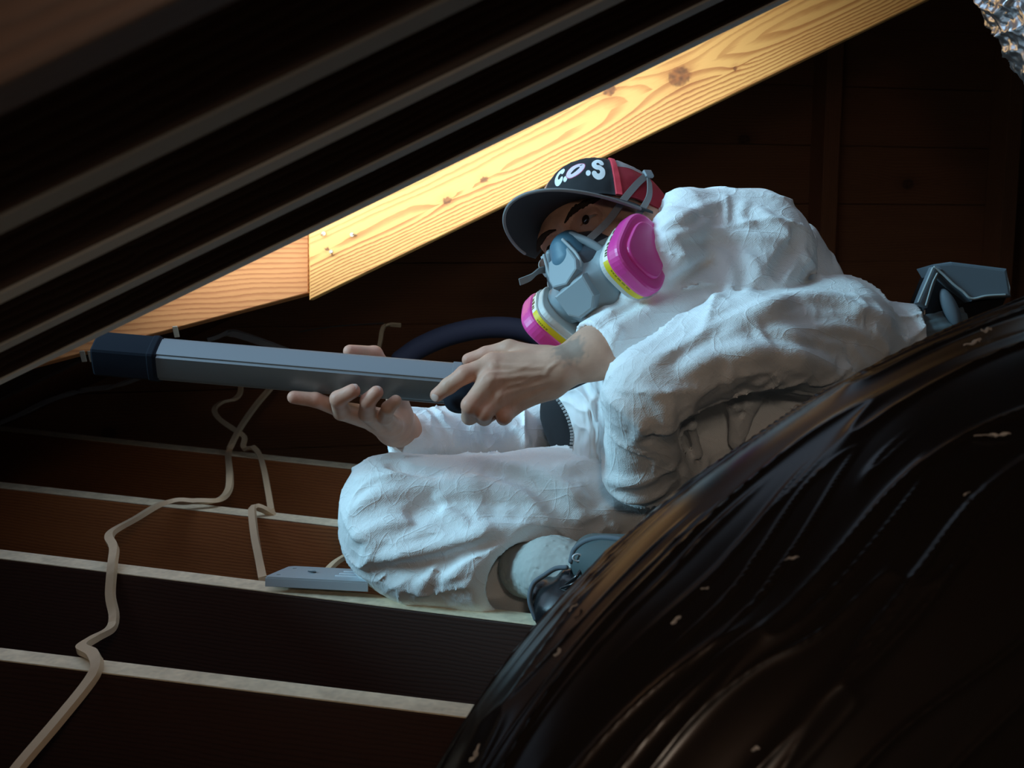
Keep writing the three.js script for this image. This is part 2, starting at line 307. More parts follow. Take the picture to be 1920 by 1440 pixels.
// ---------- the attic ----------
const camUp = V(0, 1, 0).transformDirection(EYE), Nw = N.clone().transformDirection(EYE), Uw = U.clone().transformDirection(EYE), Ww = W0.clone().transformDirection(EYE);
const UP = V(0, 1, 0);
function onLevel(px, py, y = 0) { const o = V().setFromMatrixPosition(EYE), d = P(px, py, 1).sub(o); return o.addScaledVector(d, (y - o.y) / d.y); }
const depthOf = (p) => -p.clone().applyMatrix4(EYE.clone().invert()).z;

// floor: the ceiling boards of the rooms below, between and under the joists
{
  const s = new THREE.Shape([[-2.9, -1.1], [4.1, -1.1], [4.1, 4.9], [-2.9, 4.9]].map(([x, y]) => new THREE.Vector2(x, y)));
  s.holes.push(new THREE.Path([[FILL_HATCH.x0, FILL_HATCH.z0], [FILL_HATCH.x0, FILL_HATCH.z1], [FILL_HATCH.x1, FILL_HATCH.z1], [FILL_HATCH.x1, FILL_HATCH.z0]].map(([x, z]) => new THREE.Vector2(x, -z))));
  structure(mesh('floor', boxUV(new THREE.ExtrudeGeometry(s, { depth: 0.05, bevelEnabled: false }).rotateX(-Math.PI / 2).translate(0, -0.241, 0)), M.drywall));
  const w = FILL_HATCH.x1 - FILL_HATCH.x0 + 0.06, l = FILL_HATCH.z1 - FILL_HATCH.z0 + 0.06, cx = (FILL_HATCH.x0 + FILL_HATCH.x1) / 2, cz = (FILL_HATCH.z0 + FILL_HATCH.z1) / 2, bx = (a, b, c, x, y, z) => new THREE.BoxGeometry(a, b, c).translate(x, y, z);
  structure(mesh('wall_added_hatch', join([bx(0.03, 0.5, l, cx - w / 2, -0.48, cz), bx(0.03, 0.5, l, cx + w / 2, -0.48, cz), bx(w, 0.5, 0.03, cx, -0.48, cz - l / 2), bx(w, 0.5, 0.03, cx, -0.48, cz + l / 2), bx(w, 0.03, l, cx, -0.74, cz)]), M.dust));  // well of the added hatch, out of view, below the fill light
}
structure(mesh('wall_left', new THREE.BoxGeometry(0.08, 0.26, 6).translate(-1.72, -0.06, -1.9), M.dark));
structure(mesh('wall_right', new THREE.BoxGeometry(0.08, 4, 6).translate(3.3, 1.7, -1.9), M.dark));
{
  const roofY = (x) => { const t = (x - ROOF_O.x) / U.x, p = roofPoint(t, -0.4, ROOF_H + 0.015).applyMatrix4(EYE); return p.y; };
  const s = new THREE.Shape([[-1.75, -0.22], [3.34, -0.22], [3.34, roofY(3.34)], [-1.75, roofY(-1.75)]].map(([x, y]) => new THREE.Vector2(x, Math.max(y, -0.2))));
  structure(mesh('wall_front', new THREE.ExtrudeGeometry(s, { depth: 0.08, bevelEnabled: false }).translate(0, 0, 0.42), M.dark));
}

// roof boards over the rafters, with the opening that lets the daylight in
{
  const s = new THREE.Shape([[-2.4, -1.2], [4.0, -1.2], [4.0, 5.2], [-2.4, 5.2]].map(([x, y]) => new THREE.Vector2(x, y)));
  const q = HOLE; s.holes.push(new THREE.Path([[q.u0, q.d0], [q.u0, q.d1], [q.u1, q.d1], [q.u1, q.d0]].map(([x, y]) => new THREE.Vector2(x, y))));
  const g = new THREE.ExtrudeGeometry(s, { depth: 0.03, bevelEnabled: false });
  // shape x -> along U, shape y -> depth from the eye, extrusion -> up through the roof
  const o = roofPoint(0, 0, ROOF_H + 0.001);
  g.applyMatrix4(new THREE.Matrix4().makeBasis(U, W0, N).setPosition(o)).applyMatrix4(EYE);
  structure(mesh('ceiling', g, M.plank));
}
// a rafter whose near lower edge passes through a pixel at a depth
function rafterGeo(px, py, d, u0, u1, thick, ou, ov) { const p = C(px, py, d), a = p.clone().addScaledVector(U, u0).applyMatrix4(EYE), b = p.clone().addScaledVector(U, u1).applyMatrix4(EYE); return board(a, b, Nw, ROOF_H, thick, ou, ov); }
const rafters = [
  [0, 160, 0.365, -0.9, 2.2, 'dark rafter across the top corner, first from the viewer and out of focus'],
  [960, -64, 0.513, -1.5, 2.2, 'dark rafter with a blurred pale edge, second from the viewer'],
  [960, 80, 0.648, -1.55, 2.4, 'dark rafter with a thin pale lower edge, third from the viewer'],
  [960, 178, 0.80, -1.6, 2.6, 'dark rafter with a pale lower edge, fourth from the viewer'],
  [960, 243, 0.953, -1.65, 2.8, 'dark rafter directly in front of the brightly lit rafter'],
];
rafters.forEach(([px, py, d, u0, u1, label], i) => {
  const a = P(px, py, d), o = thing('rafter', a, label, 'rafter', 'dark rafters under the roof');
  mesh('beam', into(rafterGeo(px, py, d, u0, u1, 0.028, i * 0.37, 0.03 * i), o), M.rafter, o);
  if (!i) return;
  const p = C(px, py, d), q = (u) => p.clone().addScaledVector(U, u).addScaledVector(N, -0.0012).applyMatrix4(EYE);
  tag(mesh('lit_edge_strip', into(board(q(u0), q(u1), Nw, 0.0022, 0.0282, 0, 0, 0.0008), o), M.edge[i], o), 'lower edge painted pale as if lit');  // thin strip coloured like light caught on the underside
});
{ // the lit rafter: plumb cut at its lower end
  const p0 = C(582, 560, 1.75), o = thing('rafter', p0.clone().applyMatrix4(EYE), 'pale knotty rafter in bright light above the man in white', 'rafter');
  const h = ROOF_H, t = Math.tan(RAFTER_UP) * h;
  const s = new THREE.Shape([[0, 0], [2.6, 0], [2.6, h], [t, h]].map(([x, y]) => new THREE.Vector2(x, y)));
  const g = new THREE.ExtrudeGeometry(s, { depth: 0.036, bevelEnabled: true, bevelSize: 0.002, bevelThickness: 0.002, bevelSegments: 1 });
  boxUV(g); g.translate(0, 0, -0.038).applyMatrix4(basis(U, N, U.clone().cross(N), p0)).applyMatrix4(EYE);
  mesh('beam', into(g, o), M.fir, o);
  for (const [px, py] of [[608, 438], [661, 440], [622, 472]]) {    // bent nail heads near the cut end
    const q = P(px, py, 1.744), n = new THREE.CylinderGeometry(0.0035, 0.0035, 0.002, 10).rotateX(Math.PI / 2), sh = new THREE.CylinderGeometry(0.0016, 0.0016, 0.012, 8).rotateX(Math.PI / 2 - 0.5).translate(0.001, -0.003, 0.004);
    const gg = join([n.translate(0, 0, 0.006), sh]).rotateZ(px).translate(q.x, q.y, q.z); mesh('nail', into(gg, o), M.nail, o);
  }
}
{ // the board that continues it down to the eaves
  const d = 1.768, pts = [[-40, 712], [577, 548], [578, 385], [-40, 680]].map(([x, y]) => C(x, y, d));
  const o0 = pts[1], s = new THREE.Shape(pts.map((p) => new THREE.Vector2(p.x - o0.x, p.y - o0.y)));
  const g = new THREE.ExtrudeGeometry(s, { depth: 0.036, bevelEnabled: true, bevelSize: 0.0015, bevelThickness: 0.0015, bevelSegments: 1 });
  boxUV(g, 1, 1, 0.7, 0.03); g.translate(o0.x, o0.y, -d - 0.036).applyMatrix4(EYE);
  const o = thing('eave_board', o0.clone().applyMatrix4(EYE), 'orange brown board tapering to the eaves at the end of the lit rafter', 'board');
  mesh('beam', into(g, o), M.firEnd, o);
}
{ // a rafter beyond, low at the eaves
  const a = P(150, 676, 1.95), o = thing('rafter', a, 'dark low rafter beyond the tapering board at the eaves', 'rafter');
  mesh('beam', into(rafterGeo(150, 676, 1.95, -0.6, 0.36, 0.034, 0.2, 0.05), o), M.rafter, o);
}
// metal tabs that hang below the board
for (const [px, py, label] of [[330, 622, 'small pale metal tab under the board, just above the end of the pipe'], [156, 668, 'small metal tab near the tapered tip of the board, the outer of two'], [171, 668, 'small metal tab near the tapered tip of the board, the inner of two']]) {
  const q = P(px, py, 1.77), g = new RoundedBoxGeometry(0.009, 0.02, 0.0025, 1, 0.001).rotateX(0.2).rotateZ(0.1), o = thing('metal_tab', q, label, 'tab', 'metal tabs under the eave board');
  mesh('plate', g, M.nail, o);
}

// joists; their lines are given by the near upper edge at two pixels
const joists = [
  [1240, 0.1234, -90, 960, 0.03, 'lowest dark joist with a rough grey top, nearest the viewer'],
  [1049, 0.1245, -90, 1330, 0.036, 'joist with a pale dusty top that the man rests his knee on'],
  [916, 0.1146, -260, 1400, 0.036, 'brown joist with cables over its top, third from the viewer'],
  [808, 0.1095, -200, 1450, 0.04, 'brown joist farthest back, behind the man\'s knee'],
];
const joistDepth = [];
joists.forEach(([y0, m, x0, x1, thick, label], i) => {
  const a = onLevel(x0, y0 + m * x0, -0.0015), b = onLevel(x1, y0 + m * x1, -0.0015), h = 0.186;
  joistDepth.push((px) => depthOf(onLevel(px, y0 + m * px)));
  const o = thing('joist', a.clone().lerp(b, 0.5).setY(-0.19), label, 'joist', 'attic floor joists');
  const a2 = a.clone().setY(a.y - h), b2 = b.clone().setY(b.y - h);
  mesh('beam', into(board(a2, b2, UP, h, thick, i * 0.6, 0.04 * i), o), i > 1 ? M.joistFarLit : M.joist, o);
  const dg = board(a.clone(), b.clone(), UP, 0.0022, thick, i * 0.3, 0, 0.0008), p = dg.attributes.position;
  tag(mesh('dust_layer', into(dg, o), M.dust, o), 'grey dust on the top of the joist');
});

// the boarded slope at the back: planks nailed across studs
{
  const h = V(5, 0, -1).normalize(), n = V(1, 0, 5).normalize(), o = P(1700, 383, 3.3), wall = new THREE.Group(); wall.name = 'wall_back'; add(wall); structure(wall);
  wall.position.copy(o);
  mesh('backing', new THREE.BoxGeometry(5.6, 3, 0.03).applyMatrix4(basis(h, UP, n, h.clone().multiplyScalar(-0.9).addScaledVector(n, -0.05))), M.dark, wall);
  const r = rng(5), kinds = [0, 1, 2, 3].map((k) => boxUV(new RoundedBoxGeometry(5.4, 0.1745, 0.02, 1, 0.002), 1, 1, k * 0.55, 0.086 + k * 0.05));
  for (let i = -7; i < 9; i++) {
    const m = new THREE.Mesh(kinds[(i + 8) % 4], M.plank); m.name = 'plank'; m.castShadow = m.receiveShadow = true;
    m.quaternion.setFromRotationMatrix(basis(h, UP, n, V())); m.position.copy(h).multiplyScalar(-0.9).addScaledVector(UP, (i + 0.5) * 0.1755).addScaledVector(n, -0.012 + 0.004 * r()); m.rotateZ((r() - 0.5) * 0.002);
    wall.add(m);
  }
  for (const [px, label] of [[1533, 'dark upright stud against the back boards, directly right of the raised shoulder'], [1865, 'dark upright stud against the back boards, under the silver duct']]) {
    const q = V().setFromMatrixPosition(EYE), d = P(px, 300, 1).sub(q), t = o.clone().sub(q).dot(n) / d.dot(n), f = q.addScaledVector(d, t); f.y = -0.19;
    const s = thing('stud', f, label, 'stud', 'studs of the back wall');
    mesh('beam', boxUV(new RoundedBoxGeometry(2.2, 0.052, 0.085, 1, 0.003), 1, 1, 0.3, 0.1).rotateZ(Math.PI / 2).applyMatrix4(new THREE.Matrix4().makeBasis(h, UP, n)).translate(0, 1.1, 0).translate(n.x * 0.045, 0, n.z * 0.045), M.plank, s);
  }
}

{ // the added fill bulb on its flex
  const o = thing('added_bulb', FILL_BULB, 'added fill bulb on a short flex, unseen behind the viewer', 'lamp');
  mesh('globe', new THREE.SphereGeometry(0.028, 24, 16), new THREE.MeshStandardMaterial({ color: 0xffffff, emissive: new THREE.Color(1, 0.8, 0.6), emissiveIntensity: 2 }), o);
  mesh('socket', new THREE.CylinderGeometry(0.015, 0.018, 0.045, 20).translate(0, 0.048, 0), M.rubber, o);
  mesh('flex', new THREE.CylinderGeometry(0.003, 0.003, 0.09, 8).translate(0, 0.112, 0), M.rubber, o);
}

// cables stapled over the joists
function cable(pts, r, label, name = 'cable', mat = M.cable, flat = 0.62, group = 'pale electric cables over the joists') {
  const w = pts.map(([x, y, d]) => P(x, y, d)), g = strap(w, r * 2, r * 2 * flat, (t, p) => V(1, 0.25, 0.2), Math.max(24, pts.length * 9));
  return tag(mesh(name, g, mat), label, 'cable', group);
}
{
  const j = joistDepth, [a, b, c, d] = [j[0](170), j[1](212), j[2](360), j[3](430)];
  cable([[18, 1462, a - 0.08], [40, 1432, a - 0.07], [110, 1350, a - 0.04], [165, 1282, a - 0.012], [182, 1250, a + 0.0], [175, 1228, a + 0.02], [153, 1215, a + 0.06], [176, 1198, a + 0.12], [207, 1180, b - 0.06], [214, 1155, b - 0.03], [207, 1115, b - 0.016], [211, 1060, b - 0.004], [214, 1028, b + 0.03], [205, 1010, b + 0.08], [213, 996, b + 0.12], [252, 974, c - 0.1], [308, 943, c - 0.02], [360, 940, c - 0.004], [408, 938, c + 0.02], [428, 920, c + 0.08], [431, 890, c + 0.16], [428, 852, d - 0.01], [434, 834, d + 0.0], [452, 800, d + 0.05], [480, 760, d + 0.08], [512, 722, d + 0.1], [535, 690, d + 0.12]], 0.0062, 'long pale cable winding down from the pipe to the bottom corner');
  cable([[449, 700, d + 0.16], [451, 733, d + 0.14], [440, 748, d + 0.13], [415, 755, d + 0.12], [402, 768, d + 0.1], [412, 786, d + 0.08], [440, 806, d + 0.05], [458, 819, d + 0.03], [456, 836, d + 0.015], [462, 842, d - 0.0], [474, 839, d - 0.02], [486, 852, d - 0.06], [495, 880, d - 0.2], [503, 922, d - 0.34], [509, 958, j[2](505) + 0.03]], 0.0055, 'pale cable with a kink, looped over the farthest joist');
  cable([[512, 966, j[2](505) + 0.03], [496, 956, j[2](500) + 0.012], [478, 950, j[2](480) - 0.004], [473, 958, j[2](480) - 0.014], [477, 1000, j[2](480) - 0.05], [485, 1045, j[2](480) - 0.12], [493, 1086, j[1](490) + 0.06]], 0.006, 'short pale cable bent down toward the steel bracket');
  cable([[612, 1072, 1.5], [628, 1056, 1.52], [645, 1045, 1.54], [668, 1032, 1.56]], 0.005, 'short bit of pale cable between bracket and knee');
  cable([[-12, 797, 2.35], [40, 776, 2.33], [90, 752, 2.32], [150, 733, 2.3], [210, 725, 2.28], [250, 712, 2.26], [285, 696, 2.24]], 0.005, 'thin grey cable sagging near the eaves', 'cable', M.capGrey);
  cable([[390, 636, 2.2], [430, 625, 2.2], [460, 631, 2.2], [500, 645, 2.2], [540, 660, 2.2]], 0.007, 'grey cable arching just above the pipe', 'cable', M.capGrey);
  cable([[708, 664, 2.0], [713, 640, 2.0], [718, 615, 2.0], [730, 609, 2.0], [752, 610, 2.0]], 0.0036, 'thin brown wire hooked above the thumb', 'cable', M.oldWire);
  cable([[560, 622, 2.3], [620, 613, 2.3], [680, 608, 2.3], [720, 606, 2.3]], 0.0014, 'very thin wire in the dark above the pipe', 'cable', M.hairline);
  const hose = tag(mesh('hose', tube([[752, 676, 1.95], [790, 650, 1.95], [850, 626, 1.95], [920, 614, 1.95], [985, 620, 1.95], [1030, 645, 1.95], [1060, 690, 1.95]].map(([x, y, e]) => P(x, y, e)), 0.02, 60, 14), M.blue), 'dark blue hose arching in the shadow behind the mask', 'hose');
}
{ // the steel bar bracket
  const q = [[497, 1083, 1.43], [690, 1093, 1.402], [686, 1075, 1.478], [505, 1061, 1.52]].map(([x, y, d]) => P(x, y, d)), o = thing('steel_bracket', q[0], 'flat galvanised steel bracket with punched holes beside the knee', 'bracket');
  const x = q[1].clone().sub(q[0]), L = x.length(); x.normalize(); const y = q[3].clone().sub(q[0]); y.addScaledVector(x, -y.dot(x)); const Wd = y.length(); y.normalize(); const n = x.clone().cross(y);
  const s = new THREE.Shape([[0.003, 0], [L, 0], [L, Wd], [0.006, Wd], [0, Wd - 0.006], [0, 0.004]].map(([a, b]) => new THREE.Vector2(a, b)));
  for (const [a, b, r] of [[0.012, Wd * 0.2, 0.0032], [0.014, Wd * 0.8, 0.0032], [0.1, Wd * 0.3, 0.0025]]) { const h = new THREE.Path(); h.absarc(a, b, r, 0, 7, true); s.holes.push(h); }
  const mat4 = basis(x, y, n, V());
  mesh('plate', new THREE.ExtrudeGeometry(s, { depth: 0.0016, bevelEnabled: false, curveSegments: 8 }).applyMatrix4(mat4), M.steel, o);
  for (const k of [0.3, 0.5, 0.7]) mesh('rib', new THREE.CapsuleGeometry(0.0022, 0.05, 4, 8).rotateZ(Math.PI / 2).translate(L * 0.8, Wd * k, 0.0016).applyMatrix4(mat4), M.steel, o);
  mesh('tab', new THREE.CylinderGeometry(0.008, 0.008, 0.0015, 16, 1, false, 0, 4).rotateX(Math.PI / 2 - 0.3).translate(L * 0.33, Wd * 0.5, 0.004).applyMatrix4(mat4), M.steel, o);
  mesh('flange', new RoundedBoxGeometry(L, 0.0016, 0.012, 1, 0.0006).translate(L / 2, 0.0008, -0.006).applyMatrix4(mat4), M.steel, o);
}

// ---------- the two ducts ----------
function sweptDuct(sil, R, ns, nphi, disp, out = V(-0.6, 0.8, 0)) {      // sil: [px, py, depth] of its outline; returns geometry in the eye frame and a surface function
  const pts = sil.map(([x, y, d]) => C(x, y, d)), c0 = curve(pts, 0, 0.5); c0.arcLengthDivisions = 3000;
  const mid = []; c0.arcLengthDivisions = 1000;
  for (let i = 0; i <= 6; i++) { const q = c0.getPointAt(i / 6), t = c0.getPointAt(clamp(i / 6 + 0.16)).sub(c0.getPointAt(clamp(i / 6 - 0.16))).normalize(), e = t.cross(q.clone().normalize()).normalize(); if (e.dot(out) < 0) e.negate(); mid.push(q.addScaledVector(e, -R)); }
  const cm = curve(mid); cm.arcLengthDivisions = 3000;
  const frame = (s) => { const p = cm.getPointAt(s), t = cm.getTangentAt(s).normalize(), view = p.clone().normalize(); const e1 = t.clone().cross(view).normalize(); if (e1.dot(out) < 0) e1.negate(); const e2 = view.clone().negate().addScaledVector(t, view.dot(t)).normalize(); return { c: p, e1, e2, t }; };
  const len = c0.getLength(), pos = [], uv = [], idx = [];
  const fr = []; for (let i = 0; i <= ns; i++) fr.push(frame(i / ns));
  for (let i = 0; i <= ns; i++) for (let k = 0; k <= nphi; k++) {
    const kk = k / nphi, f = fr[i], ph = kk < 0.82 ? -0.35 + 2.6 * kk / 0.82 : 2.25 + (Math.PI * 2 - 2.6) * (kk - 0.82) / 0.18, r = R + disp(i / ns * len, ph, i / ns);
    pos.push(...f.c.clone().addScaledVector(f.e1, r * Math.cos(ph)).addScaledVector(f.e2, r * Math.sin(ph)).toArray()); uv.push(i / ns * len, ph * R);
    if (i && k) { const a = (i - 1) * (nphi + 1) + k - 1, b = a + nphi + 1; idx.push(a, a + 1, b + 1, a, b + 1, b); }
  }
  const g = new THREE.BufferGeometry(); g.setAttribute('position', new THREE.Float32BufferAttribute(pos, 3)); g.setAttribute('uv', new THREE.Float32BufferAttribute(uv, 2)); g.setIndex(idx);
  g.computeVertexNormals(); return g;
}
const ridge = (v) => { const t = 1 - Math.abs(v); return t * t * t; };
let ductGeo;
{
  const sil = [[690, 1720, 0.80], [826, 1440, 0.81], [1002, 1180, 0.85], [1250, 946, 0.89], [1560, 726, 0.95], [1880, 572, 1.02], [2200, 470, 1.10]];
  const R = 0.23;
  const disp = (s, ph, t) => {
    const q = ph * R, tw = q + 0.05 * Math.sin(s * 3) + 0.025 * noise(s * 2.5, q * 4, 1);       // folds run along the duct and drift round it
    const big = 0.0045 * noise(s * 1.6, tw * 6, 2), gate = smooth(-0.25, 0.5, noise2(s * 3, tw * 5, 9)), mid = 0.0038 * Math.pow(1 - Math.abs(noise(s * 1.9, tw * 15, 3)), 9), fine = 0.0024 * gate * Math.pow(1 - Math.abs(noise(s * 3.6, tw * 34, 4)), 9);
    const fade = smooth(-0.1, 0.5, ph) ;
    return (big + mid + fine) * lerp(0.35, 1, fade);
  };
  ductGeo = sweptDuct(sil, R, 480, 420, disp);
  const o = thing('insulated_duct', P(1500, 1250, 0.9).setY(-0.18), 'big duct wrapped in wrinkled black plastic film in front of the man', 'duct');
  mesh('film_wrap', into(toWorld(ductGeo.clone()), o), M.film, o);
}
{ // scraps stuck to the film
  const p = ductGeo.attributes.position, n = ductGeo.attributes.normal, r = rng(3);
  const S = [[1492, 768, 18, 'small', 0.4], [1860, 822, 70, 'long', -0.15], [1480, 1048, 34, 'small', 0.3], [1325, 1112, 16, 'small', 0.6], [1268, 1168, 26, 'small', 0.7], [1080, 1142, 26, 'small', 1.0], [902, 1416, 40, 'small', 0.9], [1418, 1408, 18, 'small', 0.2], [1828, 648, 40, 'small', 0.4], [1850, 627, 26, 'small', 0.3], [1812, 930, 14, 'small', 0.5], [1050, 1228, 22, 'small', 1.0]];
  const lab = ['on the crest of the duct beside the man\'s thigh', 'high on the duct near its far end', 'in the middle of the duct', 'on the lower slope of the duct, the upper of two close together', 'on the lower slope of the duct, the lower of two close together', 'at the outline of the duct by the black shoe', 'at the lowest corner of the duct outline', 'on the duct at the bottom edge of the picture', 'under the grey shoe on the duct', 'just below the grey shoe, the upper of two', 'on the shaded side of the duct, right of its middle', 'on the outline of the duct below the black shoe'];
  S.forEach(([px, py, L, kind, a], i) => {
    let best = 1e9, bi = 0; for (let k = 0; k < p.count; k++) { const z = -p.getZ(k); if (n.getZ(k) < 0.02 && n.getX(k) * p.getX(k) + n.getY(k) * p.getY(k) + n.getZ(k) * p.getZ(k) > 0) continue; const x = 960 + FPX * p.getX(k) / z, y = 720 - FPX * p.getY(k) / z, e = (x - px) ** 2 + (y - py) ** 2 + z * 20; if (e < best) { best = e; bi = k; } }
    const c = V(p.getX(bi), p.getY(bi), p.getZ(bi)), nn = V(n.getX(bi), n.getY(bi), n.getZ(bi)), l = mm(L, -c.z) * 0.8, w = Math.max(0.002, l * (0.12 + 0.16 * r()));
    const x = V(Math.cos(a), Math.sin(a), 0); x.addScaledVector(nn, -x.dot(nn)).normalize(); const y = nn.clone().cross(x);
    const g = new THREE.BoxGeometry(l, w, 0.001, 14, 6, 1), q = g.attributes.position; for (let k = 0; k < q.count; k++) q.setXYZ(k, q.getX(k) + 0.16 * l * noise2(q.getY(k) * 300, i, 3), q.getY(k) * (0.6 + 0.7 * Math.abs(noise2(q.getX(k) * 220, i, 7))) * Math.sqrt(Math.max(0.05, 1 - (q.getX(k) / l * 1.9) ** 2)) + 0.2 * l * (q.getX(k) / l) ** 2 * Math.sin(i * 2.3), q.getZ(k) + 0.0035 + 0.0018 * noise(q.getX(k) * 150, q.getY(k) * 150, i));
    g.computeVertexNormals(); g.applyMatrix4(basis(x, y, nn, c)).applyMatrix4(EYE);
    const o = thing('plaster_scrap', c.clone().applyMatrix4(EYE), `${kind} pale scrap ${lab[i]}`, 'scrap', 'pale scraps on the black film'); mesh('flake', into(g, o), M.scrap, o);
  });
}
{
  const disp = (s, ph) => { const q = ph * 0.12; return 0.006 * ridge(noise2(s * 9 + q * 4, q * 8 - s * 16, 3)) + 0.004 * ridge(noise2(s * 26 + q * 9, q * 22, 6)) + 0.0025 * noise2(s * 60, q * 60, 8) - 0.006; };
  const g = sweptDuct([[1730, -180, 1.3], [1780, -85, 1.3], [1826, 0, 1.3], [1874, 85, 1.3], [1922, 178, 1.3], [1985, 290, 1.3], [2080, 420, 1.32], [2230, 540, 1.36], [2480, 640, 1.4]], 0.12, 260, 260, disp, V(-1, -0.4, 0));
  const o = thing('foil_duct', P(2000, 0, 1.3), 'crinkled silver foil duct hanging down into the upper corner', 'duct'); mesh('foil_wrap', into(toWorld(g), o), M.foil, o);
}

// ---------- the man ----------
const person = thing('person', P(1150, 1060, 1.42).setY(0), 'man in white disposable coveralls, cap and pink filter mask, crouching and holding a long pipe', 'person');
const partOf = (name, geo, mat, parent = person) => { const m = mesh(name, into(toWorld(geo), person), mat, parent); return m; };
const px = (p, d) => p * d / FPX;
const B = (x1, y1, d1, r1, x2, y2, d2, r2, k) => cap(C(x1, y1, d1), C(x2, y2, d2), px(r1, d1), px(r2, d2), k);   // radii in pixels at their depth
const S = (x, y, d, rx, ry, rz, rot = 0, k) => ell(C(x, y, d), V(px(rx, d), px(ry, d), px(rz, d)), new THREE.Quaternion().setFromAxisAngle(V(0, 0, 1), rot), k);

// --- coverall ---
// long soft-edged folds that run along a limb
function drape(axis, seed, h1, h2, f1 = 15, f2 = 36) {
  const a = axis.clone().normalize(), b = V(0, 0, 1).addScaledVector(a, -a.z).normalize(), c = a.clone().cross(b);
  return (x, y, z) => {
    const s = x * a.x + y * a.y + z * a.z, p = x * b.x + y * b.y + z * b.z, q = x * c.x + y * c.y + z * c.z, w = 0.4 * noise(s * 5, p * 6, q * 6 + seed), w2 = noise2(s * 9, p * 10, q * 10 + seed);
    const r1 = Math.pow(1 - Math.abs(noise(s * 3.2 + seed, p * f1 + w, q * f1 + w * 1.3)), 7), r2 = Math.pow(1 - Math.abs(noise2(s * 7 + seed, p * f2 + w2 * 0.8, q * f2 + w2)), 8);
    return h1 * (r1 - 0.2) * (0.55 + 0.45 * w2) + h2 * (r2 - 0.15) * (0.5 + 0.5 * w);
  };
}
const group = (bones, k, wr) => ({ c: bones[0].c, bones, d(x, y, z) { const d = joinField(bones, x, y, z, k); return wr && d < 0.03 && d > -0.03 ? d - wr(x, y, z) : d; } });
const coatBones = {
  foldedLeg: [B(762, 948, 1.43, 94, 1000, 945, 1.45, 94), B(1000, 945, 1.45, 94, 1225, 915, 1.49, 92),
    B(748, 1000, 1.450, 98, 800, 1030, 1.420, 98), B(790, 1028, 1.420, 103, 905, 1048, 1.405, 98), B(905, 1048, 1.405, 98, 985, 1072, 1.395, 90),
    S(720, 975, 1.43, 78, 112, 100, 0.25), B(1040, 950, 1.45, 90, 1170, 960, 1.47, 80), B(1130, 980, 1.520, 60, 1220, 950, 1.530, 70)],
  trunk: [B(1330, 800, 1.50, 110, 1270, 700, 1.50, 118), S(1218, 770, 1.47, 88, 105, 90, 0.1), S(1185, 815, 1.46, 58, 60, 70),
    B(1270, 690, 1.52, 115, 1330, 540, 1.55, 110), B(1340, 560, 1.56, 120, 1220, 640, 1.62, 100), B(1215, 560, 1.52, 78, 1300, 545, 1.53, 95),
    B(1325, 458, 1.40, 96, 1415, 466, 1.41, 98), B(1420, 480, 1.41, 98, 1400, 540, 1.37, 84), B(1284, 400, 1.36, 42, 1262, 455, 1.335, 54, 0.02), B(1290, 394, 1.37, 36, 1420, 400, 1.40, 44, 0.02),
    B(1264, 420, 1.31, 34, 1250, 488, 1.30, 40, 0.02),
    B(1400, 545, 1.37, 78, 1270, 588, 1.345, 76), B(1270, 583, 1.345, 76, 1120, 654, 1.285, 60), B(1250, 500, 1.335, 50, 1205, 552, 1.315, 38, 0.02),
    B(1490, 470, 1.50, 56, 1535, 510, 1.51, 38, 0.012), B(1475, 520, 1.50, 56, 1540, 540, 1.51, 44, 0.012), B(1450, 560, 1.52, 90, 1540, 620, 1.52, 80)],
  nearLeg: [S(1560, 640, 1.40, 100, 114, 100), B(1560, 640, 1.38, 112, 1400, 642, 1.27, 82), B(1400, 642, 1.27, 82, 1218, 730, 1.20, 72), B(1204, 738, 1.20, 68, 1198, 880, 1.31, 66), B(1225, 700, 1.22, 50, 1330, 630, 1.25, 52), B(1212, 745, 1.30, 66, 1205, 880, 1.37, 64), B(1222, 740, 1.36, 64, 1212, 870, 1.40, 62), B(1240, 715, 1.32, 62, 1400, 650, 1.36, 84), B(1400, 660, 1.42, 90, 1270, 740, 1.42, 80),
    B(1225, 880, 1.36, 64, 1300, 905, 1.43, 66), B(1430, 800, 1.45, 84, 1310, 860, 1.46, 84), B(1560, 700, 1.44, 84, 1450, 790, 1.45, 88),
    B(1256, 748, 1.185, 24, 1300, 702, 1.19, 30, 0.02), B(1300, 702, 1.19, 30, 1385, 674, 1.205, 36, 0.02), B(1385, 674, 1.205, 36, 1465, 674, 1.235, 38, 0.02), B(1465, 674, 1.235, 38, 1565, 706, 1.31, 42, 0.02),
    B(1376, 684, 1.285, 9, 1374, 760, 1.335, 11, 0.012), B(1374, 760, 1.335, 11, 1380, 830, 1.37, 12, 0.012), B(1434, 704, 1.30, 10, 1412, 752, 1.34, 14, 0.012), B(1412, 752, 1.34, 14, 1384, 822, 1.365, 12, 0.012), B(1286, 760, 1.28, 10, 1310, 850, 1.345, 10, 0.012),
    B(1560, 655, 1.42, 108, 1660, 660, 1.44, 84), B(1655, 655, 1.44, 76, 1728, 648, 1.43, 72)],
  farArm: [B(738, 815, 1.51, 54, 850, 818, 1.55, 52), B(850, 818, 1.55, 52, 968, 828, 1.58, 46), B(968, 828, 1.59, 46, 1120, 700, 1.70, 50), B(1120, 700, 1.70, 55, 1200, 600, 1.68, 80)],
};
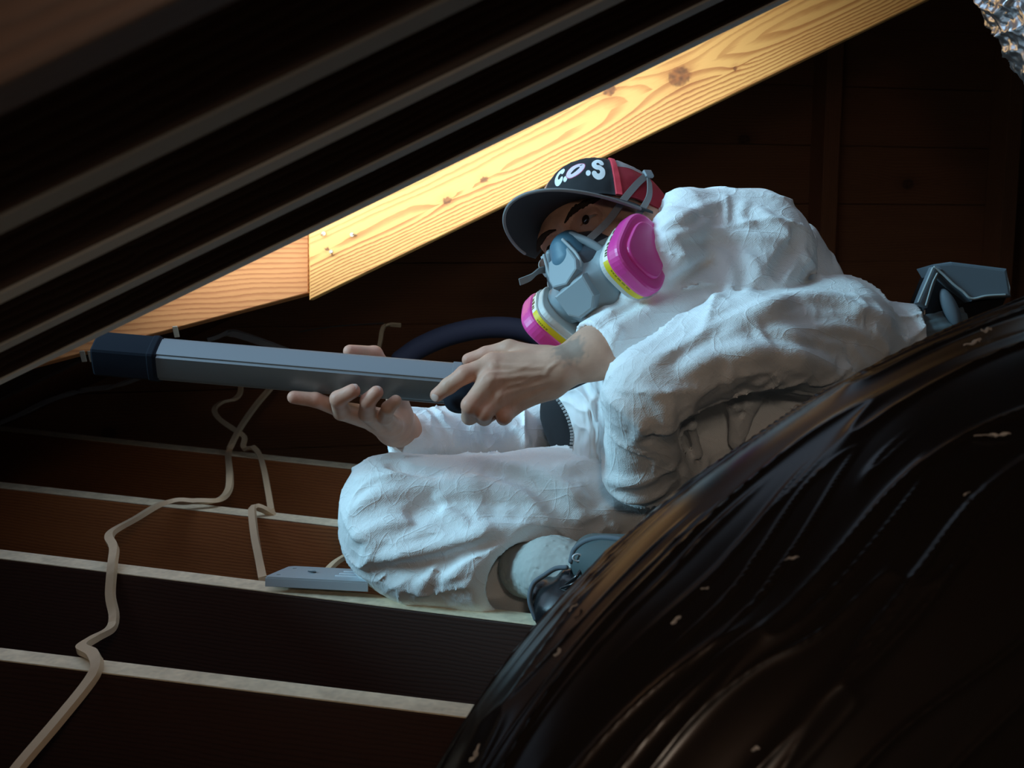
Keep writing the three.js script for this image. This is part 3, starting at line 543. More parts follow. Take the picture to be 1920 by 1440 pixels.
const coat = { k: 0.005, amp: 0.02, bones: [group(coatBones.trunk, 0.03, drape(V(0.8, -0.25, 0.3), 1, 0.008, 0.0022, 11, 32)), group(coatBones.foldedLeg, 0.03, drape(V(0.9, 0.28, 0.1), 2, 0.0085, 0.0022, 12, 32)), group(coatBones.nearLeg, 0.03, drape(V(0.85, 0.42, -0.3), 3, 0.0085, 0.0022, 11, 32)), group(coatBones.farArm, 0.015, drape(V(0.25, 0.9, 0.3), 4, 0.0075, 0.0025, 14, 34))], cut: [] };
const coatBox = new THREE.Box3(); for (const q of Object.values(coatBones).flat()) { if (q.a) coatBox.expandByPoint(q.a).expandByPoint(q.b); else coatBox.expandByPoint(q.c); } coatBox.expandByScalar(0.1);

// ends of the sleeves and legs: cut flat, then hollowed
function cuff(x1, y1, d1, x0, y0, d0, R, rIn, deep, wide = 1.5) { // end point, a point back along the limb
  const c = C(x1, y1, d1), n = c.clone().sub(C(x0, y0, d0)).normalize(), r = px(R, d1);
  coat.cut.push(cyl(c, n, 0.2, r * wide), cyl(c.clone().addScaledVector(n, -deep), n, deep + 0.02, px(rIn, d1)));
}
cuff(1112, 656, 1.283, 1270, 583, 1.345, 62, 47, 0.05);
cuff(742, 816, 1.51, 850, 818, 1.55, 56, 41, 0.05);
cuff(978, 1086, 1.372, 900, 1022, 1.465, 100, 74, 0.055, 1.12);
cuff(1727, 648, 1.43, 1655, 655, 1.44, 74, 62, 0.05);
const crs = [];
const fold = (pts, w, h, soft) => { const c = laid(coat, pts, w * 1.25 / 1000, h * 1.9 / 1000, soft); if (c) crs.push(c); };
// folded leg
fold([[667, 897], [740, 893], [853, 907], [930, 909], [985, 928], [1025, 969]], 17, 8);
fold([[653, 962], [711, 926], [773, 917], [853, 909]], 15, 7);
fold([[736, 862], [751, 878], [790, 890], [839, 900]], 14, -6, true);
fold([[790, 948], [857, 922], [930, 926], [985, 937]], 14, 7);
fold([[838, 850], [875, 871], [905, 886], [930, 904]], 15, 6);
fold([[875, 856], [948, 871], [1021, 889], [1076, 929], [1094, 969]], 18, 7);
fold([[1039, 880], [1094, 868], [1174, 867], [1240, 838]], 15, 6);
fold([[682, 1053], [784, 1035], [875, 1010], [930, 991], [985, 991], [1025, 977]], 17, 9);
fold([[700, 1075], [800, 1062], [880, 1040], [960, 1020]], 18, -6, true);
fold([[784, 1119], [802, 1082], [824, 1050]], 14, 6);
fold([[828, 1097], [875, 1053], [930, 1031], [970, 1028]], 14, 6);
fold([[1072, 973], [1130, 959], [1203, 933], [1262, 907]], 14, 5);
fold([[1141, 959], [1150, 980], [1160, 1002]], 10, 4);
fold([[678, 1068], [683, 1045], [690, 1020]], 10, 4);
fold([[762, 977], [790, 960], [830, 935]], 16, -6, true);
fold([[824, 951], [850, 968], [882, 991]], 12, 5);
fold([[660, 1010], [720, 985], [790, 975]], 13, 5);
fold([[930, 960], [985, 965], [1040, 985]], 13, 4);
fold([[900, 880], [1000, 915], [1060, 960]], 18, -5, true);
fold([[1130, 900], [1190, 905], [1240, 890]], 15, 5);
// torso and near leg
fold([[1337, 647], [1404, 597], [1467, 563], [1550, 557], [1612, 580], [1675, 600]], 17, 8);
fold([[1267, 713], [1300, 688], [1371, 663], [1446, 661], [1542, 684], [1575, 709]], 17, 9);
fold([[1371, 676], [1367, 726], [1371, 780], [1375, 822]], 9, 5);
fold([[1427, 709], [1412, 747], [1392, 788], [1375, 822]], 14, 8);
fold([[1292, 780], [1308, 813], [1325, 876]], 9, 5);
fold([[1258, 740], [1255, 790], [1262, 830], [1283, 884], [1300, 913]], 13, 8);
fold([[1278, 790], [1285, 840], [1305, 890]], 9, 4);
fold([[1125, 801], [1133, 745], [1171, 692]], 14, 5);
fold([[1133, 742], [1175, 772], [1204, 805], [1187, 830]], 11, 6);
fold([[1180, 830], [1225, 838], [1258, 871], [1270, 910]], 13, 6);
fold([[1433, 622], [1508, 620], [1592, 617], [1642, 647]], 12, 5);
fold([[1467, 630], [1529, 638], [1583, 651]], 10, 4);
fold([[1408, 601], [1425, 630], [1446, 659]], 10, 4);
fold([[1633, 607], [1650, 635], [1667, 665]], 12, 5);
fold([[1590, 640], [1620, 680], [1640, 700]], 12, 4);
fold([[1446, 676], [1508, 697], [1550, 717]], 10, 4);
fold([[1210, 690], [1290, 640], [1370, 600], [1450, 565]], 12, 4);
fold([[1200, 720], [1240, 760], [1250, 820]], 12, 3);
// shoulder and arm
fold([[1360, 362], [1362, 392], [1360, 434]], 6, 4);
fold([[1217, 445], [1283, 405], [1358, 376]], 11, 5);
fold([[1215, 462], [1271, 442], [1342, 438], [1450, 449]], 12, 6);
fold([[1233, 526], [1283, 488], [1317, 472], [1350, 484], [1367, 513], [1371, 551]], 15, 8);
fold([[1250, 547], [1275, 525], [1300, 509], [1350, 480]], 9, -6);
fold([[1412, 392], [1450, 413], [1483, 447], [1487, 467]], 12, 6);
fold([[1450, 522], [1467, 497], [1492, 455], [1500, 434]], 14, -9, true);
fold([[1504, 467], [1521, 497], [1542, 522]], 10, 5);
fold([[1104, 630], [1154, 592], [1217, 555], [1237, 542]], 8, -5);
fold([[1133, 659], [1150, 636], [1167, 613]], 10, 4);
fold([[1160, 560], [1200, 535], [1215, 500]], 12, 5);
fold([[1180, 600], [1260, 570], [1330, 560], [1400, 540]], 13, 5);
fold([[1390, 470], [1420, 510], [1400, 550]], 14, 4);
fold([[1300, 380], [1330, 410], [1300, 430]], 10, 3);
fold([[1400, 375], [1390, 410], [1420, 430]], 10, 3);
// far sleeve
fold([[783, 778], [808, 810], [805, 849]], 10, 6);
fold([[819, 768], [847, 807], [854, 846]], 10, 6);
fold([[882, 796], [897, 828], [900, 849]], 9, 6);
fold([[905, 800], [915, 825], [915, 850]], 9, -5);
fold([[960, 800], [985, 815], [990, 850]], 10, 4);
coat.creases = crs;

const suit = partOf('coverall', meshField(coat, 0.0036, 0.01, coatBox), M.coverall);

// --- skin: body inside the clothes, head, hands, ankle, joined into one surface ---
const shade = (base, k) => base.map((v) => v * k);
const SKIN = [0.56, 0.33, 0.235];
const skinParts = [];
skinParts.push(paint(meshField({ k: 0.04, bones: [
  B(762, 955, 1.44, 60, 1230, 920, 1.50, 62), B(790, 1010, 1.44, 40, 880, 1030, 1.44, 28), B(1330, 800, 1.5, 85, 1270, 700, 1.5, 85), B(1270, 690, 1.52, 85, 1330, 540, 1.55, 85), B(1340, 560, 1.56, 85, 1220, 640, 1.62, 70),
  B(1560, 640, 1.40, 78, 1400, 645, 1.285, 50), B(1400, 645, 1.285, 50, 1220, 732, 1.215, 42), B(1206, 742, 1.215, 40, 1200, 880, 1.32, 38), B(1560, 655, 1.46, 75, 1660, 660, 1.44, 50), B(1655, 655, 1.44, 46, 1728, 640, 1.43, 40),
  B(1330, 462, 1.43, 58, 1410, 500, 1.41, 52), B(1405, 540, 1.37, 44, 1270, 585, 1.345, 40), B(968, 828, 1.585, 30, 1120, 700, 1.7, 36), B(1120, 700, 1.7, 40, 1200, 600, 1.68, 60), B(1300, 520, 1.55, 60, 1190, 470, 1.50, 62),
] }, 0.012), () => SKIN));

// near hand: the left one, seen from its back
const handBase = (bones, creases, k = 0.008) => ({ k, amp: 0.004, bones, creases });
{
  const q = (x, y, d, r) => [C(x, y, d), r / 1000], L = (a, b, k) => cap(a[0], b[0], a[1], b[1], k);
  const w0 = q(1290, 580, 1.345, 31), w1 = q(1120, 660, 1.282, 30), wr = q(1048, 692, 1.275, 24.5), wr2 = q(1030, 712, 1.285, 22);
  const iM = q(926, 684, 1.27, 13), mM = q(921, 712, 1.258, 13.5), rM = q(936, 742, 1.262, 13), pM = q(958, 762, 1.275, 12);
  const iP = q(872, 702, 1.262, 11), iD = q(841, 724, 1.268, 9.8), iT = q(819, 741, 1.275, 8.4);
  const mP = q(882, 760, 1.248, 11), mD = q(880, 782, 1.285, 9.5), mT = q(905, 772, 1.31, 8.5);
  const rP = q(908, 773, 1.252, 10.5), rD = q(908, 784, 1.288, 9.3), rT = q(930, 772, 1.31, 8.3);
  const pP = q(946, 780, 1.262, 9.6), pD = q(944, 784, 1.29, 8.5), pT = q(960, 772, 1.308, 7.6);
  const t0 = q(1024, 676, 1.295, 16), tM = q(955, 655, 1.305, 12), tI = q(912, 665, 1.312, 10.2), tT = q(879, 675, 1.315, 8.8);
  const F = handBase([L(w0, w1), L(w1, wr, 0.02), L(wr, wr2),
    cap(wr[0], iM[0], 0.0195, iM[1], 0.012), cap(wr[0], mM[0], 0.0195, mM[1], 0.012), cap(wr2[0], rM[0], 0.0195, rM[1], 0.012), cap(wr2[0], pM[0], 0.0195, pM[1], 0.012), cap(t0[0], iM[0], 0.014, 0.011, 0.014),
    L(iM, iP, 0.006), L(iP, iD, 0.004), L(iD, iT, 0.004), L(mM, mP, 0.006), L(mP, mD, 0.003), L(mD, mT, 0.003), L(rM, rP, 0.005), L(rP, rD, 0.003), L(rD, rT, 0.003), L(pM, pP, 0.005), L(pP, pD, 0.003), L(pD, pT, 0.003),
    L(t0, tM, 0.014), L(tM, tI, 0.004), L(tI, tT, 0.004)], []);
  const ln = (pts, w, h, s = true) => { const c = laid(F, pts, w / 1000, h / 1000, s); if (c) F.creases.push(c); };
  ln([[1035, 690], [980, 688], [926, 684]], 5, 1.8); ln([[1030, 700], [970, 706], [921, 712]], 5, 1.8); ln([[1030, 716], [985, 728], [936, 742]], 5, 1.6); ln([[1030, 726], [990, 746], [958, 762]], 5, 1.2);
  ln([[1000, 680], [960, 697], [915, 700], [900, 712]], 3.2, 1.5); ln([[985, 716], [955, 722], [935, 735]], 3, 1.4); ln([[1012, 700], [990, 712], [968, 724]], 3, 1.2); ln([[1050, 676], [1030, 690], [1020, 706]], 4, 1.5);
  for (const [x, y] of [[926, 684], [921, 712], [936, 742]]) ln([[x + 9, y - 2], [x, y], [x - 8, y + 3]], 9, 1.6);
  for (const [x, y] of [[872, 702], [841, 722]]) { ln([[x + 3, y - 9], [x + 5, y], [x + 8, y + 9]], 2, -0.8, false); ln([[x - 2, y - 8], [x, y + 1], [x + 3, y + 9]], 1.8, -0.7, false); }
  const g = meshField(F, 0.0022, 0.012), tc = land(F, 1068, 655) || C(1068, 655, 1.25), kn = [iM, mM, rM, pM, iP, mP, rP, pP, tI, iT, tT].map((a) => a[0]);
  skinParts.push(paint(g, (x, y, z) => {
    let c = SKIN.slice(); let red = 0; for (const k of kn) red = Math.max(red, 1 - Math.hypot(x - k.x, y - k.y, z - k.z) / 0.022);
    if (red > 0) c = [c[0] * (1 + 0.08 * red), c[1] * (1 - 0.16 * red), c[2] * (1 - 0.16 * red)];
    const t = smooth(0.024, 0.012, Math.hypot(x - tc.x, y - tc.y, z - tc.z) + 0.006 * noise(x * 120, y * 120, z * 120)) * 0.55; c = [lerp(c[0], 0.13, t), lerp(c[1], 0.15, t), lerp(c[2], 0.14, t)];
    const v = 1 + 0.05 * noise(x * 60, y * 60, z * 60) + 0.03 * noise(x * 250, y * 250, z * 250); return shade(c, v);
  }));
  // index finger nail
  const np = C(816, 745, 1.268);
  skinParts.push(paint(new THREE.SphereGeometry(1, 14, 10).scale(0.0052, 0.0062, 0.0022).rotateZ(0.8).rotateY(-0.5).translate(np.x, np.y, np.z), () => [0.5, 0.33, 0.27]));
}
// far hand: the right one, palm up under the pipe
{
  const q = (x, y, d, r) => [C(x, y, d), r / 1000], L = (a, b, k) => cap(a[0], b[0], a[1], b[1], k);
  const w0 = q(960, 826, 1.58, 28), w1 = q(850, 818, 1.55, 29), w2 = q(770, 812, 1.515, 27), wr = q(740, 801, 1.475, 25);
  const iM = q(690, 778, 1.415, 13), mM = q(702, 790, 1.405, 13.5), rM = q(718, 796, 1.405, 13), pM = q(738, 798, 1.415, 12);
  const iP = q(640, 768, 1.37, 10.8), iD = q(592, 750, 1.338, 9.6), iT = q(551, 745, 1.330, 8.5);
  const mP = q(640, 772, 1.345, 11), mD = q(634, 748, 1.318, 10.4), mT = q(662, 733, 1.312, 9.2);
  const rP = q(688, 775, 1.345, 10.6), rD = q(690, 752, 1.318, 10), rT = q(706, 736, 1.312, 8.8);
  const pP = q(722, 782, 1.355, 9.6), pD = q(728, 765, 1.328, 8.8), pT = q(742, 752, 1.322, 8);
  const t0 = q(752, 778, 1.455, 17), tM = q(735, 715, 1.44, 12.5), tI = q(702, 664, 1.405, 10.8), tT = q(656, 659, 1.385, 9);
  const F = handBase([L(w0, w1), L(w1, w2), L(w2, wr, 0.02), cap(wr[0], iM[0], 0.019, iM[1], 0.012), cap(wr[0], mM[0], 0.021, mM[1], 0.012), cap(wr[0], rM[0], 0.021, rM[1], 0.012), cap(wr[0], pM[0], 0.019, pM[1], 0.012),
    L(iM, iP, 0.005), L(iP, iD, 0.003), L(iD, iT, 0.003), L(mM, mP, 0.005), L(mP, mD, 0.003), L(mD, mT, 0.003), L(rM, rP, 0.005), L(rP, rD, 0.003), L(rD, rT, 0.003), L(pM, pP, 0.005), L(pP, pD, 0.003), L(pD, pT, 0.003), L(t0, tM, 0.014), L(tM, tI, 0.006), L(tI, tT, 0.004)], []);
  const kn = [iD, mD, rD, iT, mT, rT, tI, tT].map((a) => a[0]);
  skinParts.push(paint(meshField(F, 0.0022, 0.012), (x, y, z) => { let red = 0; for (const k of kn) red = Math.max(red, 1 - Math.hypot(x - k.x, y - k.y, z - k.z) / 0.02); const v = 1 + 0.06 * noise(x * 60, y * 60, z * 60); return [SKIN[0] * v * (1 + 0.05 * red), SKIN[1] * v * (1 - 0.2 * red), SKIN[2] * v * (1 - 0.2 * red)]; }));
  for (const [x, y, d, a] of [[664, 727, 1.307, -0.6], [707, 731, 1.307, -0.5]]) { const p = C(x, y, d); skinParts.push(paint(new THREE.SphereGeometry(1, 14, 10).scale(0.005, 0.0058, 0.002).rotateZ(a).rotateX(-0.5).translate(p.x, p.y, p.z), () => [0.52, 0.34, 0.28])); }
}

// --- head: modelled upright, then turned ---
const headQ = new THREE.Euler(-21.7 * Math.PI / 180, -36 * Math.PI / 180, 22.3 * Math.PI / 180, 'ZXY');
const headM = new THREE.Matrix4().makeRotationFromEuler(headQ).setPosition(0.127, 0.188, -1.42);
const capM = new THREE.Matrix4().makeRotationFromEuler(new THREE.Euler(-20 * Math.PI / 180, -36 * Math.PI / 180, 3 * Math.PI / 180, 'ZXY')).setPosition(0.127, 0.188, -1.42);
const HV = (x, y, z) => V(x / 1000, y / 1000, z / 1000);           // head measures in millimetres: x its left, y up, z forward
{
  const e = (x, y, z, rx, ry, rz, k) => ell(HV(x, y, z), HV(rx, ry, rz), null, k), c = (x, y, z, r, x2, y2, z2, r2, k) => cap(HV(x, y, z), HV(x2, y2, z2), r / 1000, r2 / 1000, k);
  const bones = [e(0, 38, -12, 75, 88, 96), e(0, -18, 28, 66, 92, 60, 0.02), c(-38, 20, 74, 12, 38, 20, 74, 12, 0.016), c(3, 8, 84, 9, 4, -36, 98, 14, 0.012), e(-42, -34, 58, 27, 20, 24, 0.014), e(42, -34, 58, 27, 20, 24, 0.014), e(0, -82, 40, 48, 32, 50, 0.03),
    c(-58, -20, 20, 18, -40, -70, 40, 20, 0.02), c(58, -20, 20, 18, 40, -70, 40, 20, 0.02), e(-77, -8, -8, 9, 31, 19, 0.006), e(77, -8, -8, 9, 31, 19, 0.006), c(0, -70, -24, 58, 0, -120, -58, 56, 0.03)];
  const lids = [-1, 1].map((s) => e(s * 33, 0, 70, 17.5, 14.5, 14.5, 0.005));
  const F = { k: 0.016, amp: 0.004, bones: [...bones], cut: [], creases: [] };
  // eye sockets: pushed in, then lids added over them
  const base = { d: (x, y, z) => { let d = joinField(bones, x, y, z, 0.016); for (const s of [-1, 1]) { const q = Math.hypot((x - s * 0.033) / 1.45, y - 0.001, z - 0.097) - 0.0165; const h = Math.max(0.012 - Math.abs(d + q), 0) / 0.012; d = Math.max(d, -q) + h * h * 0.003; } for (const l of lids) d = smin(d, l.d(x, y, z), 0.006);
    for (const s of [-1, 1]) { const u = (x - s * 0.033) / 0.0145, lo = y - (-0.0002 - 0.0022 * (1 - u * u)), hi = y - (-0.0002 + 0.0010 * (1 - u * u)); if (Math.abs(u) < 1 && z > 0.05) d = Math.max(d, Math.min(lo, -hi)); } return d; }, c: V(0, 0, 0) };
  F.bones = [base]; F.wrinkle = (x, y, z) => 0.0004 * noise(x * 90, y * 90, z * 90);
  for (const s of [-1, 1]) for (const [pts, w, h] of [[[[20, 12, 92], [33, 15, 90], [46, 11, 80]], 3, -1], [[[18, -9, 90], [30, -15, 86], [44, -12, 78]], 3.5, -1], [[[50, 2, 74], [58, 6, 66]], 2.5, -0.8], [[[50, -2, 74], [58, -4, 66]], 2.5, -0.8]]) F.creases.push(crease(pts.map(([a, b, d]) => HV(s * a, b, d)), null, w / 1000, h / 1000, true));
  const g = meshField(F, 0.0022, 0.01, new THREE.Box3(HV(-92, -215, -150), HV(130, 132, 130)));
  paint(g, (x, y, z) => {
    let c = [0.58, 0.33, 0.235]; const v = 1 + 0.06 * noise(x * 70, y * 70, z * 70);
    for (const s of [-1, 1]) { const r = Math.hypot((x - s * 0.033) / 1.5, y + 0.001, z - 0.084); if (r < 0.017) c = [lerp(c[0], 0.26, 0.5), lerp(c[1], 0.13, 0.5), lerp(c[2], 0.1, 0.5)]; }
    if (z < -0.02 && y > -0.02 && Math.abs(x) < 0.0745) c = [0.03, 0.022, 0.016];
    return shade(c, v);
  });
  skinParts.push(g.applyMatrix4(headM));
}
const bodyGeo = mergeGeometries(skinParts.map((g) => { const r = g.index ? g : mergeVertices(g); const q = new THREE.BufferGeometry(); for (const k of ['position', 'normal', 'uv', 'color']) q.setAttribute(k, r.attributes[k]); q.setIndex(r.index); return q; }));
const body = partOf('body', bodyGeo, M.skin);
const onHead = (name, geo, mat, parent = person, m = headM) => partOf(name, geo.applyMatrix4(m), mat, parent);
for (const s of [-1, 1]) {
  const eye = onHead('eye', new THREE.SphereGeometry(0.0125, 24, 16).translate(s * 0.033, 0, 0.0722), M.eyeWhite);
  const dir = V(s * 0 - 0.12, 0.02, 1).normalize();
  const ir = new THREE.SphereGeometry(0.0064, 18, 12).scale(1, 1, 0.45).applyQuaternion(new THREE.Quaternion().setFromUnitVectors(V(0, 0, 1), dir)).translate(s * 0.033 + dir.x * 0.0107, dir.y * 0.0107, 0.0722 + dir.z * 0.0107);
  onHead('iris', ir, M.iris, eye);
  const br = [];
  for (let i = 0; i < 26; i++) { const t = i / 25, x = lerp(13, 53, t), y = 14 + 5 * Math.sin(t * 2.6) - 1 * t, z = 93 - 17 * t * t - 1; br.push(new THREE.CapsuleGeometry(0.0012 + 0.0013 * Math.sin(t * 3), 0.010, 3, 6).rotateZ(-s * (1.0 + 0.5 * t) + 0.1 * noise(i, s, 0)).rotateY(s * 0.3 * t).translate(s * x / 1000, y / 1000 + 0.001 * noise(i * 3, s, 4), z / 1000 + 0.001)); }
  onHead('eyebrow', join(br), M.hair);
}
// --- shirt and zip in the open front of the coverall ---
partOf('shirt', meshField({ k: 0.02, bones: [B(1075, 770, 1.53, 62, 1100, 850, 1.52, 60), B(1080, 770, 1.55, 60, 1200, 640, 1.58, 70)], wrinkle: (x, y, z) => 0.002 * noise(x * 20, y * 20, z * 20) }, 0.006), M.shirt);
{ // the open edge of the coverall with its zip
  const e = [[1044, 742, 1.455], [1058, 763, 1.442], [1069, 787, 1.435], [1075, 812, 1.432], [1074, 836, 1.432], [1070, 870, 1.44]].map((a) => C(...a)), c = curve(e), back = [[1130, 705, 1.42], [1140, 745, 1.41], [1143, 790, 1.405], [1140, 825, 1.41], [1140, 850, 1.42], [1138, 890, 1.43]].map((a) => C(...a)), c2 = curve(back);
  const nu = 26, nv = 60, pos = [], idx = [], two = [];
  for (const side of [0, 1]) for (let i = 0; i <= nv; i++) for (let k = 0; k <= nu; k++) {
    const a = c.getPoint(i / nv), b = c2.getPoint(i / nv), t = k / nu, p = a.lerp(b, t);
    p.z += 0.012 * Math.sin(t * Math.PI) + 0.006 * ridge(noise(t * 2.5 + i * 0.01, i / nv * 2, 31)) + 0.004 * noise(t * 6, i / nv * 3, 8) * Math.sin(t * 3) - side * 0.002;
    pos.push(p.x, p.y, p.z);
    if (i && k) { const o = side * (nv + 1) * (nu + 1), A = o + (i - 1) * (nu + 1) + k - 1, D = A + nu + 1; side ? idx.push(A, D + 1, A + 1, A, D, D + 1) : idx.push(A, A + 1, D + 1, A, D + 1, D); }
  }
  const g = new THREE.BufferGeometry(); g.setAttribute('position', new THREE.Float32BufferAttribute(pos, 3)); g.setAttribute('uv', new THREE.Float32BufferAttribute(new Float32Array(pos.length / 3 * 2), 2)); g.setIndex(idx); g.computeVertexNormals();
  const flap = partOf('front_flap', g, M.coverall), teeth = [];
  for (let i = 0; i < 17; i++) { const t = 0.01 + i / 17 * 0.86, p = c.getPoint(t), tg = c.getTangent(t); teeth.push(new RoundedBoxGeometry(0.0052, 0.0032, 0.0025, 1, 0.0008).translate(-0.002, 0, 0.001).rotateZ(Math.atan2(tg.y, tg.x) + Math.PI / 2).translate(p.x, p.y, p.z)); }
  for (const t of teeth) partOf('zip_tooth', t, M.coverall, flap);
}
// turned-out hem of the far sleeve
partOf('cuff_hem', strap([[750, 848, 1.485], [736, 836, 1.475], [722, 820, 1.47], [706, 803, 1.465], [698, 800, 1.465]].map((a) => C(...a)), 0.008, 0.003, () => V(0.5, -0.3, 0.6), 24), M.coverall);

// --- cap ---
const CAP = { y0: 0.026, H: 0.076, rx: 0.0835, rz: 0.105, cz: -0.010 };
function crownPoint(a, v, out = 0) {                            // a: angle from the front toward the left ear; v: 0 rim to 1 top
  const f = Math.pow(Math.cos(v * Math.PI / 2), 0.72 - 0.2 * Math.max(0, Math.cos(a))), front = 0.5 + 0.5 * Math.cos(a), y = CAP.y0 - 0.012 * (1 - front) + (CAP.H + 0.012 * (1 - front) + 0.004 * front) * Math.pow(Math.sin(v * Math.PI / 2), 0.86 + 0.1 * front);
  return V((CAP.rx + out) * f * Math.sin(a), y + out * v, CAP.cz + (CAP.rz + out) * f * Math.cos(a) * (1 + 0.03 * front * Math.sin(v * 3)));
}
function crownPanel(a0, a1, v0, v1, thick = 0.0022, n = 26) {
  const pos = [], uv = [], idx = [], m = n + 1;
  for (const s of [0, 1]) for (let i = 0; i <= n; i++) for (let k = 0; k <= n; k++) {
    const a = lerp(a0, a1, i / n), v = lerp(v0, v1, k / n), seam = 0.0012 * (Math.exp(-((i / n) ** 2) * 300) + Math.exp(-((1 - i / n) ** 2) * 300));
    const p = crownPoint(a, v, (s ? 0 : thick) - seam + 0.0006 * noise(a * 6, v * 6, 3)); pos.push(p.x, p.y, p.z); uv.push(i / n, k / n);
    if (i && k) { const o = s * m * m, A = o + (i - 1) * m + k - 1, D = A + m; s ? idx.push(A, A + 1, D + 1, A, D + 1, D) : idx.push(A, D + 1, A + 1, A, D, D + 1); }
  }
  for (let i = 0; i < n; i++) { const f = (i2, k2) => i2 * m + k2, o = m * m; for (const [p, q] of [[f(i, 0), f(i + 1, 0)], [f(i + 1, n), f(i, n)], [f(0, i + 1), f(0, i)], [f(n, i), f(n, i + 1)]]) idx.push(p, q, q + o, p, q + o, p + o); }
  const g = new THREE.BufferGeometry(); g.setAttribute('position', new THREE.Float32BufferAttribute(pos, 3)); g.setAttribute('uv', new THREE.Float32BufferAttribute(uv, 2)); g.setIndex(idx); g.computeVertexNormals(); return g;
}
const capG = new THREE.Group(); capG.name = 'cap'; person.add(capG); tag(capG, 'black and red baseball cap with white letters');
{
  const cv = document.createElement('canvas'); cv.width = 1024; cv.height = 512; const x = cv.getContext('2d');
  x.fillStyle = '#1c1e22'; x.fillRect(0, 0, 1024, 512);
  const cap2 = (x0, y0, s, f) => { x.save(); x.translate(x0, y0); f(s); x.restore(); };
  x.translate(632, 338); x.scale(1.25, 1.1); x.translate(-520, -300);
  x.fillStyle = '#e9eef0'; x.strokeStyle = '#e9eef0'; x.lineJoin = 'round'; x.lineCap = 'round';
  x.font = 'bold 150px sans-serif'; x.textAlign = 'center'; x.textBaseline = 'middle';
  x.save(); x.translate(366, 296); x.scale(0.8, 1); x.lineWidth = 44; x.beginPath(); x.arc(4, 0, 46, -0.75, 0.75, true); x.stroke(); x.restore();   // first letter
  x.beginPath(); x.arc(440, 338, 20, 0, 7); x.fill();
  x.save(); x.translate(530, 292); x.rotate(-0.32);
  x.fillStyle = '#e6d5de'; x.beginPath(); x.ellipse(0, 0, 88, 50, 0, 0, 7); x.fill(); x.strokeStyle = '#c9668a'; x.lineWidth = 5; x.stroke();
  x.fillStyle = '#1c1e22'; x.beginPath(); x.ellipse(-2, 2, 44, 11, -0.18, 0, 7); x.fill(); x.fillRect(46, -22, 22, 8); x.restore();
  x.fillStyle = '#e9eef0'; x.beginPath(); x.arc(642, 334, 20, 0, 7); x.fill();
  x.strokeStyle = '#e9eef0'; x.lineWidth = 40; x.beginPath(); x.arc(722, 262, 32, -0.25, 1.57, true); x.arc(722, 328, 34, -1.57, 2.75, false); x.stroke();   // last letter
  const t = new THREE.CanvasTexture(cv); t.colorSpace = THREE.SRGBColorSpace; t.wrapS = t.wrapT = THREE.ClampToEdgeWrapping;
  const front = std({ map: t, roughness: 0.85 });
  onHead('front_panel', crownPanel(-0.76, 0.76, 0, 0.93), front, capG, capM);
  for (const s of [-1, 1]) {
    const [a, b] = s > 0 ? [0.76, 0.86] : [-0.86, -0.76];
    tag(onHead('piping', crownPanel(a, b, 0, 0.93, 0.0034), std({ color: lin(0.75, 0.05, 0.08), roughness: 0.7 }), capG, capM), 'bright red stripe');
    const r0 = s > 0 ? [0.86, 2.0] : [-2.0, -0.86];
    tag(onHead('side_panel', crownPanel(r0[0], r0[1], 0, 0.40), M.capRed, capG, capM), 'dark red side panel');
    tag(onHead('mesh_panel', crownPanel(r0[0], r0[1], 0.40, 0.93, 0.002), M.capGrey, capG, capM), 'grey mesh panel');
    const r1 = s > 0 ? [2.0, Math.PI] : [-Math.PI, -2.0];
    onHead('back_panel', crownPanel(r1[0], r1[1], 0, 0.93), M.capRed, capG, capM);
  }
  onHead('top_button', new THREE.SphereGeometry(0.007, 16, 10).scale(1, 0.5, 1).translate(0, CAP.y0 + CAP.H + 0.003, CAP.cz), M.capBlack, capG, capM);
  // brim: a curved sheet that droops at its sides
  const brimP = (u, v, off) => { const a = u * 1.12, w = crownPoint(a, 0.02), reach = 0.098 * Math.pow(Math.max(0, Math.cos(u * Math.PI / 2)), 0.55), q = v * reach; return V(w.x * (1 + 0.02 * v) + u * 0.016 * v, w.y - 0.004 - q * 0.33 - 0.018 * u * u * (0.4 + v * 0.9) + off, w.z + q * 0.97 - 0.004 * (1 - v)); };
  const nu = 56, nv = 18, pos = [], idx = [], m = nv + 1;
  for (const s of [0, 1]) for (let i = 0; i <= nu; i++) for (let k = 0; k <= nv; k++) { const p = brimP(i / nu * 2 - 1, k / nv, s ? -0.0018 : 0.0018); pos.push(p.x, p.y, p.z); if (i && k) { const o = s * (nu + 1) * m, A = o + (i - 1) * m + k - 1, D = A + m; s ? idx.push(A, D + 1, A + 1, A, D, D + 1) : idx.push(A, A + 1, D + 1, A, D + 1, D); } }
  const o = (nu + 1) * m; for (let i = 0; i < nu; i++) { const p = i * m + nv, q = p + m; idx.push(p, p + o, q + o, p, q + o, q); }
  const g = new THREE.BufferGeometry(); g.setAttribute('position', new THREE.Float32BufferAttribute(pos, 3)); g.setAttribute('uv', new THREE.Float32BufferAttribute(new Float32Array(pos.length / 3 * 2), 2)); g.setIndex(idx); g.computeVertexNormals();
  onHead('brim', g, M.capBlack, capG, capM);
  const ep = []; for (let i = 1; i < 40; i++) ep.push(brimP(i / 40 * 2 - 1, 1.0, 0)); tag(onHead('brim_edge', tube(ep, 0.0022, 90, 8), M.elastic, capG, capM), 'grey edge binding of the brim');
}

